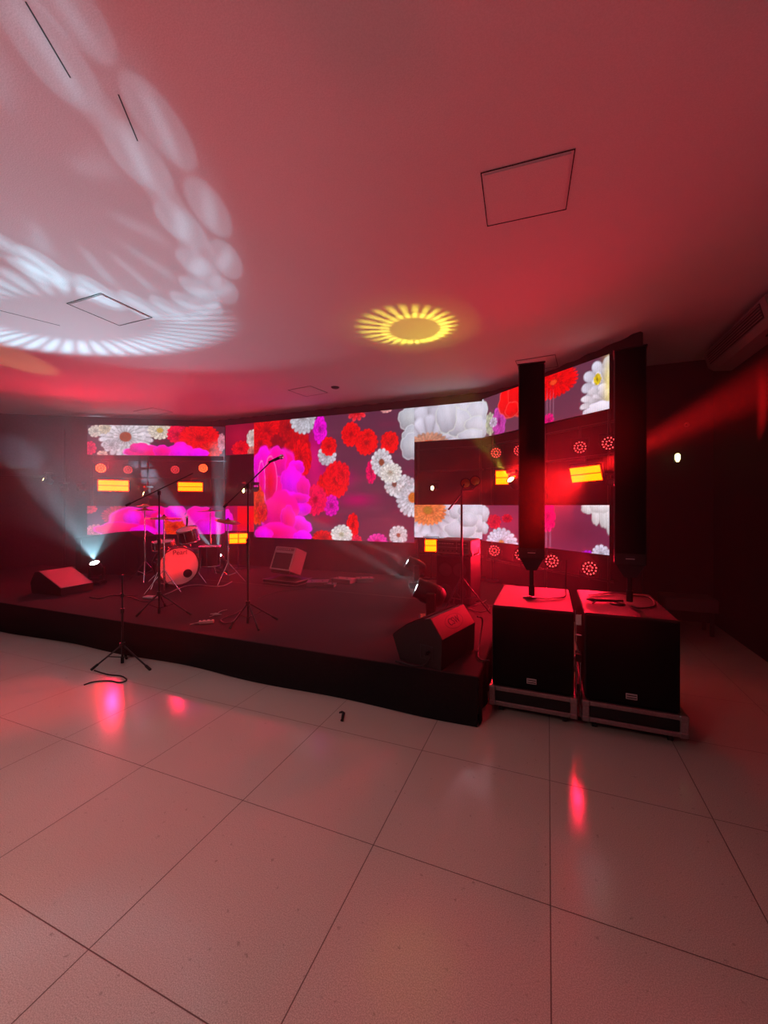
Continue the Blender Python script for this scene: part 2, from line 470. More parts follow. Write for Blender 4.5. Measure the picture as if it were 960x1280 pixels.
S.flower(439,543,13,15,n=24,layers=7,col=(240,12,14),tipc=(255,30,25)); S.flower(458,553,15,16,n=26,layers=7,col=(238,16,20),tipc=(255,70,45)); S.flower(460,543,7,7,n=16,layers=3,col=(250,50,36))
S.flower(487,553,12,14,rot=.4,n=24,layers=7,col=(235,15,20),tipc=(255,45,30)); S.flower(490,549,6,6,n=14,layers=3,col=(250,52,36))
S.flower(446,514,13,12,n=10,layers=2,col=(240,25,20),tipc=(255,140,120),tip=.4); S.flower(483,511,8,5,n=10,layers=2,col=(240,170,170))
S.blob(512,523,15,15,0,(205,208,215),(170,176,190),(235,235,240)); S.blob(516,545,14,14,.3,(200,204,214),(165,170,185),(235,235,240)); S.blob(514,558,14,17,0,(205,208,218),(170,174,190),(235,236,242))
S.flower(464,590,7,15,rot=.1,n=16,layers=4,col=(235,20,90),tipc=(250,90,150))
S.flower(516,622,22,25,rot=.2,n=22,layers=3,col=(225,222,235),dark=.6,cen=(215,120,60),cr=.25)
S.flower(503,607,14,14,n=18,layers=3,col=(220,216,228),dark=.55)
S.flower(477,578,14,17,n=20,layers=3,col=(225,222,232),dark=.6,cen=(150,85,60),cr=.24)
S.flower(493,605,13,16,n=18,layers=3,col=(225,222,230),dark=.55,cen=(130,80,70),cr=.22)
S.flower(488,591,15,13,rot=.5,n=18,layers=4,col=(238,226,205),dark=.6,tipc=(240,238,240))
S.flower(406,615,12,24,n=20,layers=5,col=(240,40,38)); S.flower(420,600,17,24,rot=-.2,n=24,layers=8,col=(245,38,36),tipc=(255,85,75)); S.flower(428,592,10,14,n=18,layers=5,col=(250,48,44),tipc=(255,90,80))
S.flower(414,632,10,14,rot=-.3,n=16,layers=4,col=(220,15,150),tipc=(240,60,200)); S.flower(394,625,15,20,n=26,layers=8,col=(232,20,70),tipc=(255,100,130))
S.flower(405,672,15,10,n=14,layers=4,col=(228,12,18)); S.flower(441,657,8,17,rot=.1,n=18,layers=5,col=(232,14,18),tipc=(255,50,35)); S.flower(446,676,7,8,n=14,layers=3,col=(240,30,80))
S.flower(427,668,14,13,n=22,layers=5,col=(240,236,200),tipc=(235,232,240),dark=.6)
S.flower(472,677,13,11,n=16,layers=4,col=(235,35,120),tipc=(250,90,190)); S.flower(498,669,12,13,n=18,layers=4,col=(225,222,230),cen=(160,90,70),cr=.2)
# peony
MG=(250,0,150); VI=(245,40,255); LM=(255,90,235)
S.blob(348,615,32,56,.0,(250,0,150),(235,0,130),LM,n=7)
S.blob(330,584,14,26,.0,(245,20,180),(250,40,235),LM); S.blob(346,578,13,20,.1,(250,0,150),(245,20,180),LM); S.blob(338,603,9,34,0,(235,10,60),(250,20,140),(255,150,220),wob=.03); S.blob(327,605,5,30,0,(245,20,120),(250,40,200),(255,170,230),wob=.03)
S.blob(370,585,11,10,.6,(250,20,190),VI,LM); S.blob(364,602,14,20,-.1,VI,(250,20,210),LM); S.blob(379,610,9,15,.1,(245,0,150),(250,10,190),LM)
S.blob(358,628,18,16,.3,(250,10,170),VI,LM); S.blob(372,636,18,10,.15,(235,30,255),(250,0,190),LM,wob=.03); S.blob(373,623,15,7,.1,(240,0,150),(250,20,220),LM)
S.blob(352,640,22,28,0,(252,0,130),(252,0,160)); S.blob(372,660,18,16,-.2,(240,10,160),VI,LM); S.blob(360,650,10,20,-.2,(252,10,120),(250,0,180),LM)
S.blob(345,666,26,14,0,(250,0,120),(250,0,190)); S.blob(330,668,12,10,0,VI,(250,10,180),LM); S.blob(378,672,12,10,0,VI,(250,40,240),LM)
S.flower(322,632,10,26,n=26,layers=6,col=(215,45,40),tipc=(240,140,60)); S.flower(328,640,7,14,n=20,layers=4,col=(220,30,60),tipc=(245,120,70))
S.noise(.12); S.build('led_screen','large middle video wall showing a pink peony and scattered red and white flowers')
# left upper strip
def strip(z0,z1,pa,pb,bg=BG):
    s=Screen(0,0,z0,z1,pa,pb,.012); s.fill(bg); return s
ZU0,ZU1,ZL0,ZL1=2.785,3.43,1.03,1.62
S=strip(2.76,3.43,A0,C0,(62,34,48))
S.flower(157,543,36,30,n=24,layers=3,col=(222,218,228),dark=.6,cen=(165,85,55),cr=.22); S.flower(157,546,24,20,rot=.2,n=20,layers=2,col=(232,228,236),cen=(160,80,50),cr=.3)
S.flower(119,539,9,8,n=12,layers=3,col=(222,214,205)); S.flower(131,535,8,8,n=10,layers=3,col=(228,212,190)); S.flower(140,556,12,8,n=14,layers=3,col=(205,200,210)); S.flower(200,538,16,12,n=18,layers=3,col=(236,228,214),cen=(210,180,90),cr=.25)
S.flower(113,560,8,9,n=10,layers=3,col=(225,35,95)); S.flower(128,568,7,5,n=10,layers=2,col=(225,190,180))
S.flower(222,543,14,13,n=20,layers=5,col=(235,20,70),tipc=(250,60,110)); S.flower(250,548,27,20,n=30,layers=8,col=(248,12,10),tipc=(255,35,15)); S.flower(265,562,14,10,n=18,layers=4,col=(240,50,25),tipc=(255,110,50)); S.flower(277,553,5,12,n=14,layers=3,col=(235,150,170))
S.blob(185,566,32,10,.1,(250,0,120),(250,10,160),LM); S.blob(175,560,14,7,-.4,(250,60,180),(250,0,140)); S.blob(226,566,17,14,0,VI,(250,10,190),LM); S.blob(203,564,12,8,0,(250,0,140),(250,20,190),LM); S.blob(248,568,14,8,.1,VI,(250,60,230),LM)
S.noise(.12); S.build('led_screen','upper left video strip with a white daisy and red blooms')
# corner upper
S=strip(2.76,3.43,M0,M1,(120,10,45)); S.glow(300,545,20,14,(170,10,60),.7)
S.flower(301,561,12,10,n=22,layers=5,col=(235,30,40),tipc=(255,90,80)); S.flower(316,548,8,11,n=16,layers=4,col=(232,215,212)); S.flower(316,566,7,8,n=10,layers=2,col=(230,140,130))
S.noise(.12); S.build('led_screen','short dim crimson video panel between the upper left strip and the big middle screen')
# left lower
LL0=pt_on(281,A0,A1)
S=strip(.98,1.62,A0,LL0,(75,38,62))
S.glow(125,655,14,12,(110,60,95),.8); S.flower(112,636,10,6,n=12,layers=3,col=(230,60,90)); S.flower(150,645,24,14,n=30,layers=4,col=(200,60,90)); S.flower(120,664,14,9,n=24,layers=3,col=(225,60,110),tipc=(240,150,170))
S.blob(172,655,42,22,.15,(250,0,130),(250,0,150),LM,n=4); S.blob(165,648,12,12,0,VI,(250,10,170)); S.blob(150,662,34,10,.2,(252,0,110),(250,10,140),LM); S.blob(195,640,20,8,0,(250,40,200),(235,30,90),LM)
S.blob(180,664,18,8,0,VI,(250,20,190),LM); S.blob(205,650,18,14,0,(250,10,90),(250,10,130)); S.flower(219,659,16,12,n=22,layers=4,col=(235,50,25),tipc=(250,140,60)); S.blob(200,655,6,13,.2,(225,60,245),(250,80,230),LM)
S.blob(219,641,14,12,.1,VI,(250,10,170),LM); S.blob(250,648,22,16,.5,(250,50,220),(245,30,120),LM); S.blob(262,660,22,14,-.4,VI,(240,20,150),LM)
S.noise(.12); S.build('led_screen','lower left video strip of magenta petals behind the drum kit')
S=strip(1.06,1.62,M0,M1,(150,20,80)); S.blob(284,652,8,16,0,(225,60,250),(245,40,160),LM)
for k in range(9): S.glow(298+2.4*k,646,1.6,26,(250,18+8*(k%3),8),.95)
S.glow(294,645,3,20,(170,10,50),.8)
S.noise(.12); S.build('led_screen','small lower video panel of red streaks left of the big middle screen')
# right strips
S=strip(2.80,3.43,M2,M3,(85,48,72)); S.fill((196,196,212))
S.flower(536,558,58,62,rot=.2,n=13,layers=3,col=(222,220,238),dark=.92,cr=.4,tip=.1)
S.flower(536,560,27,20,n=46,layers=4,col=(235,120,80),tipc=(200,160,140),dark=.6); S.flower(536,562,18,12,n=30,layers=3,col=(230,90,50))
for (u,v,rx,ry,rr) in ((575,512,22,14,-.2),(598,517,20,16,.3),(572,528,18,18,.2),(596,532,17,12,0),(590,545,20,9,.1),(558,520,14,22,.3)): S.blob(u,v,rx,ry,rr,(222,220,236),(188,190,206),(225,228,220),wob=.04)
S.noise(.10); S.build('led_screen','upper right video strip of huge white daisy petals, left of the column speakers')
S=strip(2.80,3.46,M3,WN,(88,50,70))
S.blob(601,516,9,14,0,(222,220,236),(190,195,206),(225,228,220)); S.blob(600,536,10,12,0,(215,214,230),(188,190,206)); S.flower(613,530,6,12,n=8,layers=2,col=(200,205,180)); S.flower(624,527,9,16,n=18,layers=5,col=(190,40,150),tipc=(215,90,190)); S.flower(617,528,5,5,n=8,layers=2,col=(225,205,235))
S.blob(636,502,14,16,.6,(250,10,30),(245,20,35),(255,110,100)); S.blob(650,492,16,22,.2,(252,8,28),(248,15,30),(255,100,90)); S.blob(640,512,9,8,.5,(252,8,28),(248,20,30),(255,120,110))
S.flower(692,478,30,16,rot=.18,n=40,layers=5,col=(250,20,30),tipc=(255,45,45),dark=.7,cen=(255,90,60),cr=.14); S.flower(686,525,7,7,n=12,layers=3,col=(240,40,130))
for u in (684,688,692): S.glow(u,506,.7,16,(150,110,130),.7)
S.blob(757,488,20,27,0,(236,232,246),(228,224,238),wob=.08,n=6); S.flower(757,478,33,26,rot=.3,n=11,layers=2,col=(236,232,250),tipc=(228,226,246),dark=.86,cr=.15,tip=.3); S.flower(756,500,34,18,rot=.1,n=12,layers=2,col=(236,230,242),dark=.86,tip=.3); S.glow(762,480,9,34,(246,226,130),.75); S.flower(747,474,5,6,n=10,layers=2,col=(245,215,70)); S.blob(752,512,24,9,.2,(238,234,246),(225,220,238),wob=.08)
S.noise(.08); S.build('led_screen','upper right angled video strip with a red gerbera and a white daisy')
S=strip(1.05,1.645,M2,M3,(196,196,212))
S.flower(536,640,62,48,rot=.1,n=15,layers=3,col=(224,222,240),dark=.92,cr=.4,tip=.1)
S.flower(535,638,24,20,n=40,layers=4,col=(232,110,55),tipc=(240,150,100),dark=.5,cen=(165,130,60),cr=.22)
for (u,v,rx,ry,rr) in ((570,640,10,10,0),(590,640,20,12,0),(600,655,14,12,.2),(575,662,22,12,.1),(585,650,14,10,0)): S.blob(u,v,rx,ry,rr,(222,222,238),(188,190,206),(228,232,236),wob=.04)
S.noise(.10); S.build('led_screen','lower right video strip with the orange heart of a huge white daisy')
S=strip(1.03,1.635,M3,WN,(104,44,72))
S.glow(625,650,26,16,(150,45,80),.8); S.blob(604,642,8,12,0,(220,220,236),(190,192,206)); S.blob(605,660,6,9,0,(220,220,236),(190,192,206)); S.flower(618,652,9,10,n=20,layers=4,col=(225,30,65)); S.flower(634,648,7,6,n=16,layers=3,col=(215,40,60))
S.flower(627,678,20,21,n=18,layers=4,col=(200,210,245),tipc=(225,230,250),dark=.6,cen=(210,140,80),cr=.16)
S.glow(720,665,50,30,(92,36,60),.9)
S.flower(685,645,10,22,n=20,layers=5,col=(232,30,110),tipc=(250,90,160)); 
for u in (683,688): S.glow(u,675,.8,18,(170,120,150),.7)
for (u,v,rx,ry,rr) in ((735,635,9,8,-.4),(745,642,6,16,-.25),(755,640,7,22,-.1),(762,645,5,26,.1),(750,634,14,8,0)): S.blob(u,v,rx,ry,rr,(238,234,240),(228,222,226),wob=.05)
S.flower(735,695,10,8,n=12,layers=3,col=(185,60,225)); S.flower(752,693,13,14,n=12,layers=3,col=(228,222,245))
S.noise(.08); S.build('led_screen','lower right angled video strip with white petals, behind the column speakers')

# ------------------------------------------------------------------ lettering
def lettering(s,size,m4,mt,parent,name='lettering',depth=.0008):
    cu=bpy.data.curves.new('lettering','FONT'); cu.body=s; cu.size=size; cu.align_x='CENTER'; cu.align_y='CENTER'; cu.extrude=depth
    t=bpy.data.objects.new('lettering_curve',cu); C.objects.link(t)
    dg=bpy.context.evaluated_depsgraph_get(); me=bpy.data.meshes.new_from_object(t.evaluated_get(dg))
    bpy.data.objects.remove(t); bpy.data.curves.remove(cu)
    me.transform(m4); me.materials.clear(); me.materials.append(mt)
    o=bpy.data.objects.new(name,me); C.objects.link(o); o.parent=parent; return o

# ------------------------------------------------------------------ lamps
def par_can(pos, d, s, led, label, group, up=.18, down=False):
    r=empty('par_can',pos,0,label,'stage light',group)
    M=rot_to(d)@Matrix.Scale(s,4)
    b=MB(); b.lathe([(.001,-.13),(.055,-.13),(.085,-.10),(.1,-.02),(.1,.03),(.104,.045),(.104,.06),(.096,.062),(.093,.05),(.001,.05)],28,M)
    for k in range(10):
        a=2*PI*k/10; c=M@Vector((.07*math.cos(a),.07*math.sin(a),-.118)); e=M@Vector((.095*math.cos(a),.095*math.sin(a),-.03)); b.cyl(c,e,.006*s,n=5)
    b.build('housing',BLACK,r)
    l=MB()
    for n,R in ((6,.034),(12,.074)):
        for k in range(n):
            a=2*PI*(k+.3)/n; T=M@Matrix.Translation((R*math.cos(a),R*math.sin(a),.052))
            l.lathe([(.0095,0),(.0095,.004),(.006,.009),(.0005,.0105)],10,T)
    l.build('led_cluster',led,r)
    y=MB(); side=Vector(d).cross(Vector((0,0,1))).normalized(); k=-1 if down else 1
    p=[side*.118*s, side*.118*s+Vector((0,0,k*.13*s)), side*-.118*s+Vector((0,0,k*.13*s)), side*-.118*s]
    y.prof(p,.008*s,6); y.build('yoke',STEEL,r)
    MB().cyl(Vector((0,0,k*.13*s)),Vector((0,0,k*up)),.012,n=8).build('clamp',STEEL,r)
    return r
def strobe(pos, d, w, h, label, group, up=.2, cols=1, tilt=0, roll=0):
    r=empty('strobe_panel',pos,0,label,'strobe light',group)
    z=Vector(d).normalized(); x=Vector((0,0,1)).cross(z).normalized(); y=z.cross(x)
    M=Matrix(((x.x,y.x,z.x,0),(x.y,y.y,z.y,0),(x.z,y.z,z.z,0),(0,0,0,1)))@Matrix.Rotation(roll,4,'Z')
    MB().bbox(-w/2-.02,w/2+.02,-h/2-.02,h/2+.02,-.09,0,.01,M).build('housing',BLACK,r)
    cw=w/cols
    for j in (0,1):
        for i in range(cols):
            x0=-w/2+i*cw+(.008 if i else 0); y0=-h/2+j*h/2+.006*(1 if j else 0)
            MB().bbox(x0,x0+cw-(.008 if i<cols-1 else 0),y0,y0+h/2-.006,.0,.006,.002,M).build('light_plate',STROBE,r)
    b=MB(); p=[M@Vector((w/2+.03,0,-.04)),M@Vector((w/2+.03,h/2+.05,-.05)),M@Vector((-w/2-.03,h/2+.05,-.05)),M@Vector((-w/2-.03,0,-.04))]
    b.prof(p,.008,6); b.build('yoke',STEEL,r)
    q=M@Vector((0,h/2+.05,-.05)); MB().cyl(q,Vector((q.x,q.y,up)),.011,n=8).build('clamp',STEEL,r)
    return r
def moving_head(pos, aim, s, lens, label, group=None, hang=False, rz=0, lens_at=None, cat='moving head light'):
    """pos = lens centre; the body hangs from or stands on its base."""
    a=Vector(aim).normalized(); k=-1 if hang else 1
    piv=-a*.17*s                                             # relative to lens centre
    r=empty('moving_head',Vector(pos)+piv-Vector((0,0,k*.34*s)),0,label,cat,group)
    P=Vector((0,0,k*.34*s)); M=Matrix.Translation(P)@rot_to(a)@Matrix.Scale(s,4)
    side=a.cross(Vector((0,0,1))); side=(side if side.length>.1 else Vector((1,0,0))).normalized()
    fw=Vector((0,0,1)).cross(side).normalized()
    B=Matrix(((side.x,fw.x,0,0),(side.y,fw.y,0,0),(0,0,k,0),(0,0,0,1)))@Matrix.Scale(s,4)
    MB().bbox(-.16,.16,-.13,.13,0,.09,.02,B).build('base',BLACK,r)
    y=MB(); y.bbox(-.16,.16,-.05,.05,.10,.14,.015,B); y.cyl(B@Vector((0,0,.088)),B@Vector((0,0,.105)),.08*s,n=20)
    for q in (-1,1): y.bbox(min(q*.125,q*.16),max(q*.125,q*.16),-.05,.05,.13,.38,.015,B)
    y.build('yoke',BLACK,r)
    hd=MB(); hd.lathe([(.001,-.15),(.07,-.15),(.105,-.11),(.118,-.02),(.118,.08),(.105,.10),(.105,.165),(.099,.17),(.092,.165),(.085,.15),(.001,.15)],32,M)
    for z in (-.08,-.06,-.04): hd.lathe([(.116,z),(.121,z+.004),(.116,z+.008)],32,M)
    hd.build('head',BLACK,r)
    rg=MB(); rg.lathe([(.092,.163),(.096,.172),(.106,.172),(.109,.163)],32,M); rg.build('bezel',STEEL,r)
    MB().lathe([(.001,.168),(.04,.165),(.075,.158),(.088,.152)],28,M).build('lens',lens,r)
    return r

TOCAM=lambda p,dz=0:(Vector((-p[0],-p[1],0)).normalized()+Vector((0,0,dz)))
def rig_line(pa,pb,off):
    a,b=Vector((*pa,0)),Vector((*pb,0)); t=(b-a).normalized(); n=Vector((-t.y,t.x,0)); return a+n*off,b+n*off
def rig(pa,pb,zs,uprights,base,label):
    a,b=rig_line(pa,pb,.095); r=empty('lighting_frame',(a.x,a.y,0),0,label,'lighting frame'); 
    for z in zs: MB().cyl(Vector((0,0,z)),b-a+Vector((0,0,z)),.017,n=10).build('cross_pipe',STEEL,r)
    for f,z0 in zip(uprights,base):
        p=(b-a)*f
        m=MB(); m.cyl(p+Vector((0,0,z0)),p+Vector((0,0,3.4)),.02,n=10); m.bbox(p.x-.10,p.x+.10,p.y-.05,p.y+.05,z0,z0+.02,.005); m.build('upright',STEEL,r)
    return r
def onl(u,v,pa,pb,off=0):
    a,b=rig_line(pa,pb,off); x,y=pt_on(u,a[:2],b[:2]); yc=-SY*x+CY*y
    return Vector((x,y,EYE+(HZ-v)*yc/F))
rig(A0,C0,(2.66,2.26),(.015,.42,.985),(.35,.35,.35),'black pipe frame carrying the red lamps between the left video strips')
rig(M2,M3,(2.66,2.26,.74),(.04,.96),(.35,.35),'black pipe frame behind the daisy strips right of the big middle screen')
rig(M3,WN,(2.66,2.26,.70),(.06,.55,.97),(.35,0,0),'black pipe frame carrying red lamps behind the right angled strips')

G_L='red spot lamps between the left video strips'
for (u,v,s,m,lb) in ((126,585,1.12,HOT_LED,'outermost left round lamp, glowing yellow, above the left yellow strobe'),
                     (160,587,1.0,RED_LED,'round red lamp second from the left between the left video strips'),
                     (219,587,1.0,RED_LED,'round red lamp third from the left between the left video strips'),
                     (254,585,1.05,HOT_LED,'glowing yellow round lamp above the strobe nearest the dark corner')):
    p=onl(u,v,A0,A1); par_can(p,TOCAM(p,-.15),s,m,lb,G_L,up=2.66-p.z)
G_R='red spot lamps between the right video strips'
for (u,v,s,lb) in ((620,566,.95,'round red lamp left of the nearer column speaker, between the strips'),
                   (649,563,.92,'round red lamp mostly hidden behind the nearer column speaker'),
                   (725,559,.88,'round red lamp above the slanted strobe between the two column speakers'),
                   (761,554,.90,'rightmost round red lamp above the right strobe, beside the far column speaker')):
    p=onl(u,v,M3,WN,.0); par_can(p,TOCAM(p,-.15),s,RED_LED,lb,G_R,up=2.66-p.z)
G_B='red spot lamps under the right video strip'
for (u,v,s,lb) in ((618,688,1.0,'leftmost round red lamp low under the right strip, beside the amplifier'),
                   (651,693,.98,'low round red lamp partly hidden by the pole of the nearer column speaker'),
                   (690,701,1.0,'low round red lamp just right of the nearer column speaker pole'),
                   (737,710,.98,'rightmost and largest of the low round red lamps under the strip')):
    p=onl(u,v,M3,WN,-.06); par_can(p,TOCAM(p,.05),s,RED_LED,lb,G_B,up=-(p.z-.70) if p.z>.83 else -.15,down=False) if False else par_can(p,TOCAM(p,.05),s,RED_LED,lb,G_B,up=p.z-.70,down=True)
G_S='strobe panels with two glowing rows'
p=onl(142,607,A0,A1); strobe(p,TOCAM(p),.56,.23,'large yellow glowing two-row strobe at the far left between the video strips',G_S,up=2.26-p.z)
p=onl(238,608.5,A0,A1); strobe(p,TOCAM(p),.50,.19,'yellow glowing two-row strobe at the right end of the left frame',G_S,up=2.26-p.z)
p=onl(632,597,M3,WN); strobe(p,TOCAM(p),.30,.21,'yellow strobe partly covered by a round lamp left of the nearer column speaker',G_S,up=2.26-p.z)
p=onl(732,592.5,M3,WN); strobe(p,Vector((-.55,-1,-.35)),.38,.19,'slanted yellow two-row strobe between the two column speakers',G_S,up=2.26-p.z,roll=.05)
# two strobes stand on the stage floor
def floor_strobe(u,v,yc,w,h,cols,label):
    p=at_d(u,v,yc); r=strobe(p,TOCAM(p),w,h,label,G_S,up=.0,cols=cols)
    for ch in list(r.children):
        if ch.name.startswith('clamp'): bpy.data.objects.remove(ch)
    m=MB(); m.cyl(Vector((0,0,-h/2-.02)),Vector((0,0,SZ-p.z+.02)),.015,n=8); m.bbox(-.13,.13,-.09,.09,SZ-p.z,SZ-p.z+.02,.005); m.build('stand',STEEL,r)
floor_strobe(298,673,8.2,.34,.19,2,'low yellow strobe with four glowing cells behind the drum kit')
floor_strobe(539,682,7.1,.21,.20,1,'small square yellow strobe beside the amplifier')

def beam(name,pos,aim,energy,col,half,blend=.3,rad=.03):
    l=bpy.data.lights.new(name,'SPOT'); l.energy=energy; l.color=col; l.spot_size=2*half; l.spot_blend=blend; l.shadow_soft_size=rad
    o=bpy.data.objects.new(name,l); C.objects.link(o); o.location=pos
    o.rotation_euler=Vector(aim).to_track_quat('-Z','Y').to_euler(); return o
def stage_head(u,v,aim,s,lens,label,zbase=SZ):
    a=Vector(aim).normalized(); lz=zbase+.34*s+.17*s*a.z; yc=F*(EYE-lz)/(v-HZ)
    p=at_d(u,v,yc); moving_head(p,a,s,lens,label,'moving heads standing on the stage'); return p+a*.03*s,a
# ceiling pattern centres
RING=Vector((*w2(-2.5,3.0),H)); SUN=on_z(518,412,H)
pA,_=stage_head(118,703,(.25,-.45,1),.74,WHITE_LENS,'moving head with a bright white lens at the far left of the stage')
pB,_=stage_head(273,695,(-.1,-.6,1),.68,WHITE_LENS,'moving head with a bright white lens right of the drum kit')
pC,_=stage_head(509,702,(-1,-.35,.55),.95,WHITE_LENS,'farther of the two white moving heads by the amplifier')
pD,_=stage_head(520,734,(-1,-.30,.45),1.0,WHITE_LENS,'nearer of the two white moving heads, just behind the wedge monitor')
G_H='small moving heads hung between the video strips'
def hung(u,v,line,aim,s,lens,label,off=-.12):
    p=onl(u,v,*line,off); moving_head(p,aim,s,lens,label,G_H,hang=True); return p
hA=hung(179,617,(A0,A1),(-.5,-1,.35),.62,WARM_LENS,'small hung lamp with a warm glow between the two left strobes')
hB=hung(304,613,(M0,M1),(-.35,-1,.05),.58,WARM_LENS,'small warm hung lamp beside the dark corner, left of its unlit twin')
hung(318,612,(M0,M1),(.3,-1,-.1),.45,LENSOFF,'small unlit hung lamp right of its warm twin by the big screen edge')
hC=hung(540,610,(M2,M3),(-.6,-1,.0),.45,WARM_LENS,'small warm hung lamp at the left of the gap between the daisy strips')
hD=hung(638,599,(M3,WN),(-.55,-.75,.75),.62,WARM_LENS,'larger warm hung lamp in front of the strobe left of the nearer column speaker',off=-.2)
hung(763,603,(M3,WN),(-.2,-1,-.1),.40,LENSOFF,'unlit hung lamp right of the slanted strobe',off=-.16)
hung(75,612,((-12,4.35),A0),(0.1,-1,-.1),.5,LENSOFF,'left one of two unlit lamps hanging outside the left video strips')
hung(97,612,((-12,4.35),A0),(.2,-1,-.1),.5,LENSOFF,'right one of two unlit lamps hanging outside the left video strips')
hE=hung(54,599,((-12,4.35),A0),(-.3,-.9,.4),.55,WARM_LENS,'small warm lamp added in place of a reflection far left of the video strips')  # lamp put in where a glow is reflected in the wall
# bracket pipe for the three outer lamps
a,b=Vector((-11.55,4.54,0)),Vector((-9.75,5.68,0)); r=empty('lighting_frame',(a.x,a.y,0),0,'black pipe frame outside the left video strips','lighting frame')
MB().cyl(Vector((0,0,2.26)),b-a+Vector((0,0,2.26)),.017,n=10).build('cross_pipe',STEEL,r)
for f in (.05,.95):
    q=(b-a)*f; m=MB(); m.cyl(q,q+Vector((0,0,3.3)),.02,n=10); m.bbox(q.x-.1,q.x+.1,q.y-.1,q.y+.1,0,.02,.005); m.build('upright',STEEL,r)
# wall lamp in the dark right corner
p=at_y(847,572,6.78); r=empty('wall_lamp',p,0,'tiny warm wall lamp glowing in the dark right corner','wall lamp')
MB().bbox(-.04,.04,.06,.12,-.06,.06,.01).build('wall_plate',BLACK,r); MB().lathe([(.015,-.06),(.032,-.02),(.034,.03),(.02,.055),(.001,.06)],16).build('glass_shade',emit_mat('wall_lamp_glass',(1,.80,.35),4),r)
MB().cyl((0,.03,0),(0,.07,0),.012,n=8).build('arm',STEEL,r)
p=at_y(858,531,6.88); r=empty('wall_fitting',p,0,'small round pale fitting on the dark wall above the tiny wall lamp','wall fitting')
MB().lathe([(.012,0),(.03,.004),(.034,.012),(.034,.02)],20,Matrix.Rotation(PI/2,4,'X')).build('ring',PLASTIC,r)

# twin lamps on a thin stand
def tripod(mb,top,r,z0,z1,rad=.008,feet=3,rot=0,rub=None):
    for k in range(feet):
        a=rot+2*PI*k/feet; e=Vector((top.x+r*math.cos(a),top.y+r*math.sin(a),z0+rad)); mb.prof([top,e],rad,6)
        mb.prof([Vector((top.x,top.y,z0+(z1-z0)*.35)),top.lerp(e,.55)],rad*.6,5)
        if rub: rub.cyl(e-(e-top).normalized()*.03,e+(e-top).normalized()*.015,rad*1.7,n=8)
p=at_d(577,600,4.9); base=Vector((p.x,p.y,SZ))
r=empty('lamp_stand',base,0,'thin black stand carrying two round lamp heads in front of the amplifier','lamp stand')
hz=p.z-SZ
m=MB(); m.cyl((0,0,.05),(0,0,hz-.12),.013,n=10); m.cyl((0,0,.0),(0,0,.75),.017,n=10); m.build('pole',STEEL,r)
m=MB(); tripod(m,Vector((0,0,.42)),.34,0,.42,.009); m.build('tripod',STEEL,r)
x=Vector((CY,SY,0)); m=MB(); m.prof([Vector((0,0,hz-.12))-x*.02,Vector((0,0,hz-.12))+x*.13,Vector((0,0,hz-.05))+x*.19],.009,8); m.prof([Vector((0,0,hz-.12)),Vector((0,0,hz-.05))+x*.03],.009,8)
m.prof([Vector((0,0,hz-.16)),Vector((0,0,hz-.36))-x*.16],.011,8); m.build('cross_arm',STEEL,r)
for q,off in (((582,604),0),((594,601),0)):
    c=at_d(q[0],q[1],4.9)-base; M=Matrix.Translation(c)@rot_to(TOCAM(c+base,-.05))
    h=MB().lathe([(.001,-.12),(.035,-.12),(.05,-.07),(.062,-.02),(.066,.0),(.062,.006),(.056,0),(.03,-.03),(.001,-.032)],24,M).build('lamp_head',STEEL,r)
    MB().lathe([(.0005,-.026),(.022,-.022),(.024,-.016),(.036,-.012),(.038,-.006),(.052,.0)],24,M).build('reflector',BRASS,h)
CAB=mat('amp_covering',(.20,.10,.115),.5,spec=.4,bump=.6,bscale=300,vary=.2)

# ------------------------------------------------------------------ subwoofers, column speakers
def dolly(name,x0,x1,y0,y1,z0,z1,label,group):
    r=empty(name,((x0+x1)/2,(y0+y1)/2,0),0,label,'dolly',group); w,d=(x1-x0)/2,(y1-y0)/2
    MB().bbox(-w+.012,w-.012,-d+.012,d-.012,z0+.01,z1-.004,.004).build('tray',BLACK,r)
    m=MB()
    for z in (z0,z1-.032):
        m.bbox(-w,w,-d,-d+.028,z,z+.032,.003); m.bbox(-w,w,d-.028,d,z,z+.032,.003)
        m.bbox(-w,-w+.028,-d,d,z,z+.032,.003); m.bbox(w-.028,w,-d,d,z,z+.032,.003)
    m.build('edge_rail',ALU,r)
    for sx in (-1,1):
        for sy in (-1,1):
            c=MB(); cx,cy=sx*(w-.02),sy*(d-.02)
            c.bbox(cx-.028,cx+.028,cy-.028,cy+.028,z0-.003,z0+.04,.008); c.bbox(cx-.028,cx+.028,cy-.028,cy+.028,z1-.04,z1+.003,.008)
            c.bbox(cx-.023,cx+.023,cy-.023,cy+.023,z0+.03,z1-.03,.004); c.build('corner_cap',ALU,r)
            k=MB(); kx,ky=sx*(w-.08),sy*(d-.09); k.bbox(kx-.03,kx+.03,ky-.03,ky+.03,z0-.012,z0+.012,.003)
            k.cyl((kx-.013,ky+.01,.036),(kx+.013,ky+.01,.036),.036,n=18); k.build('caster',RUBBER,r)
    return r
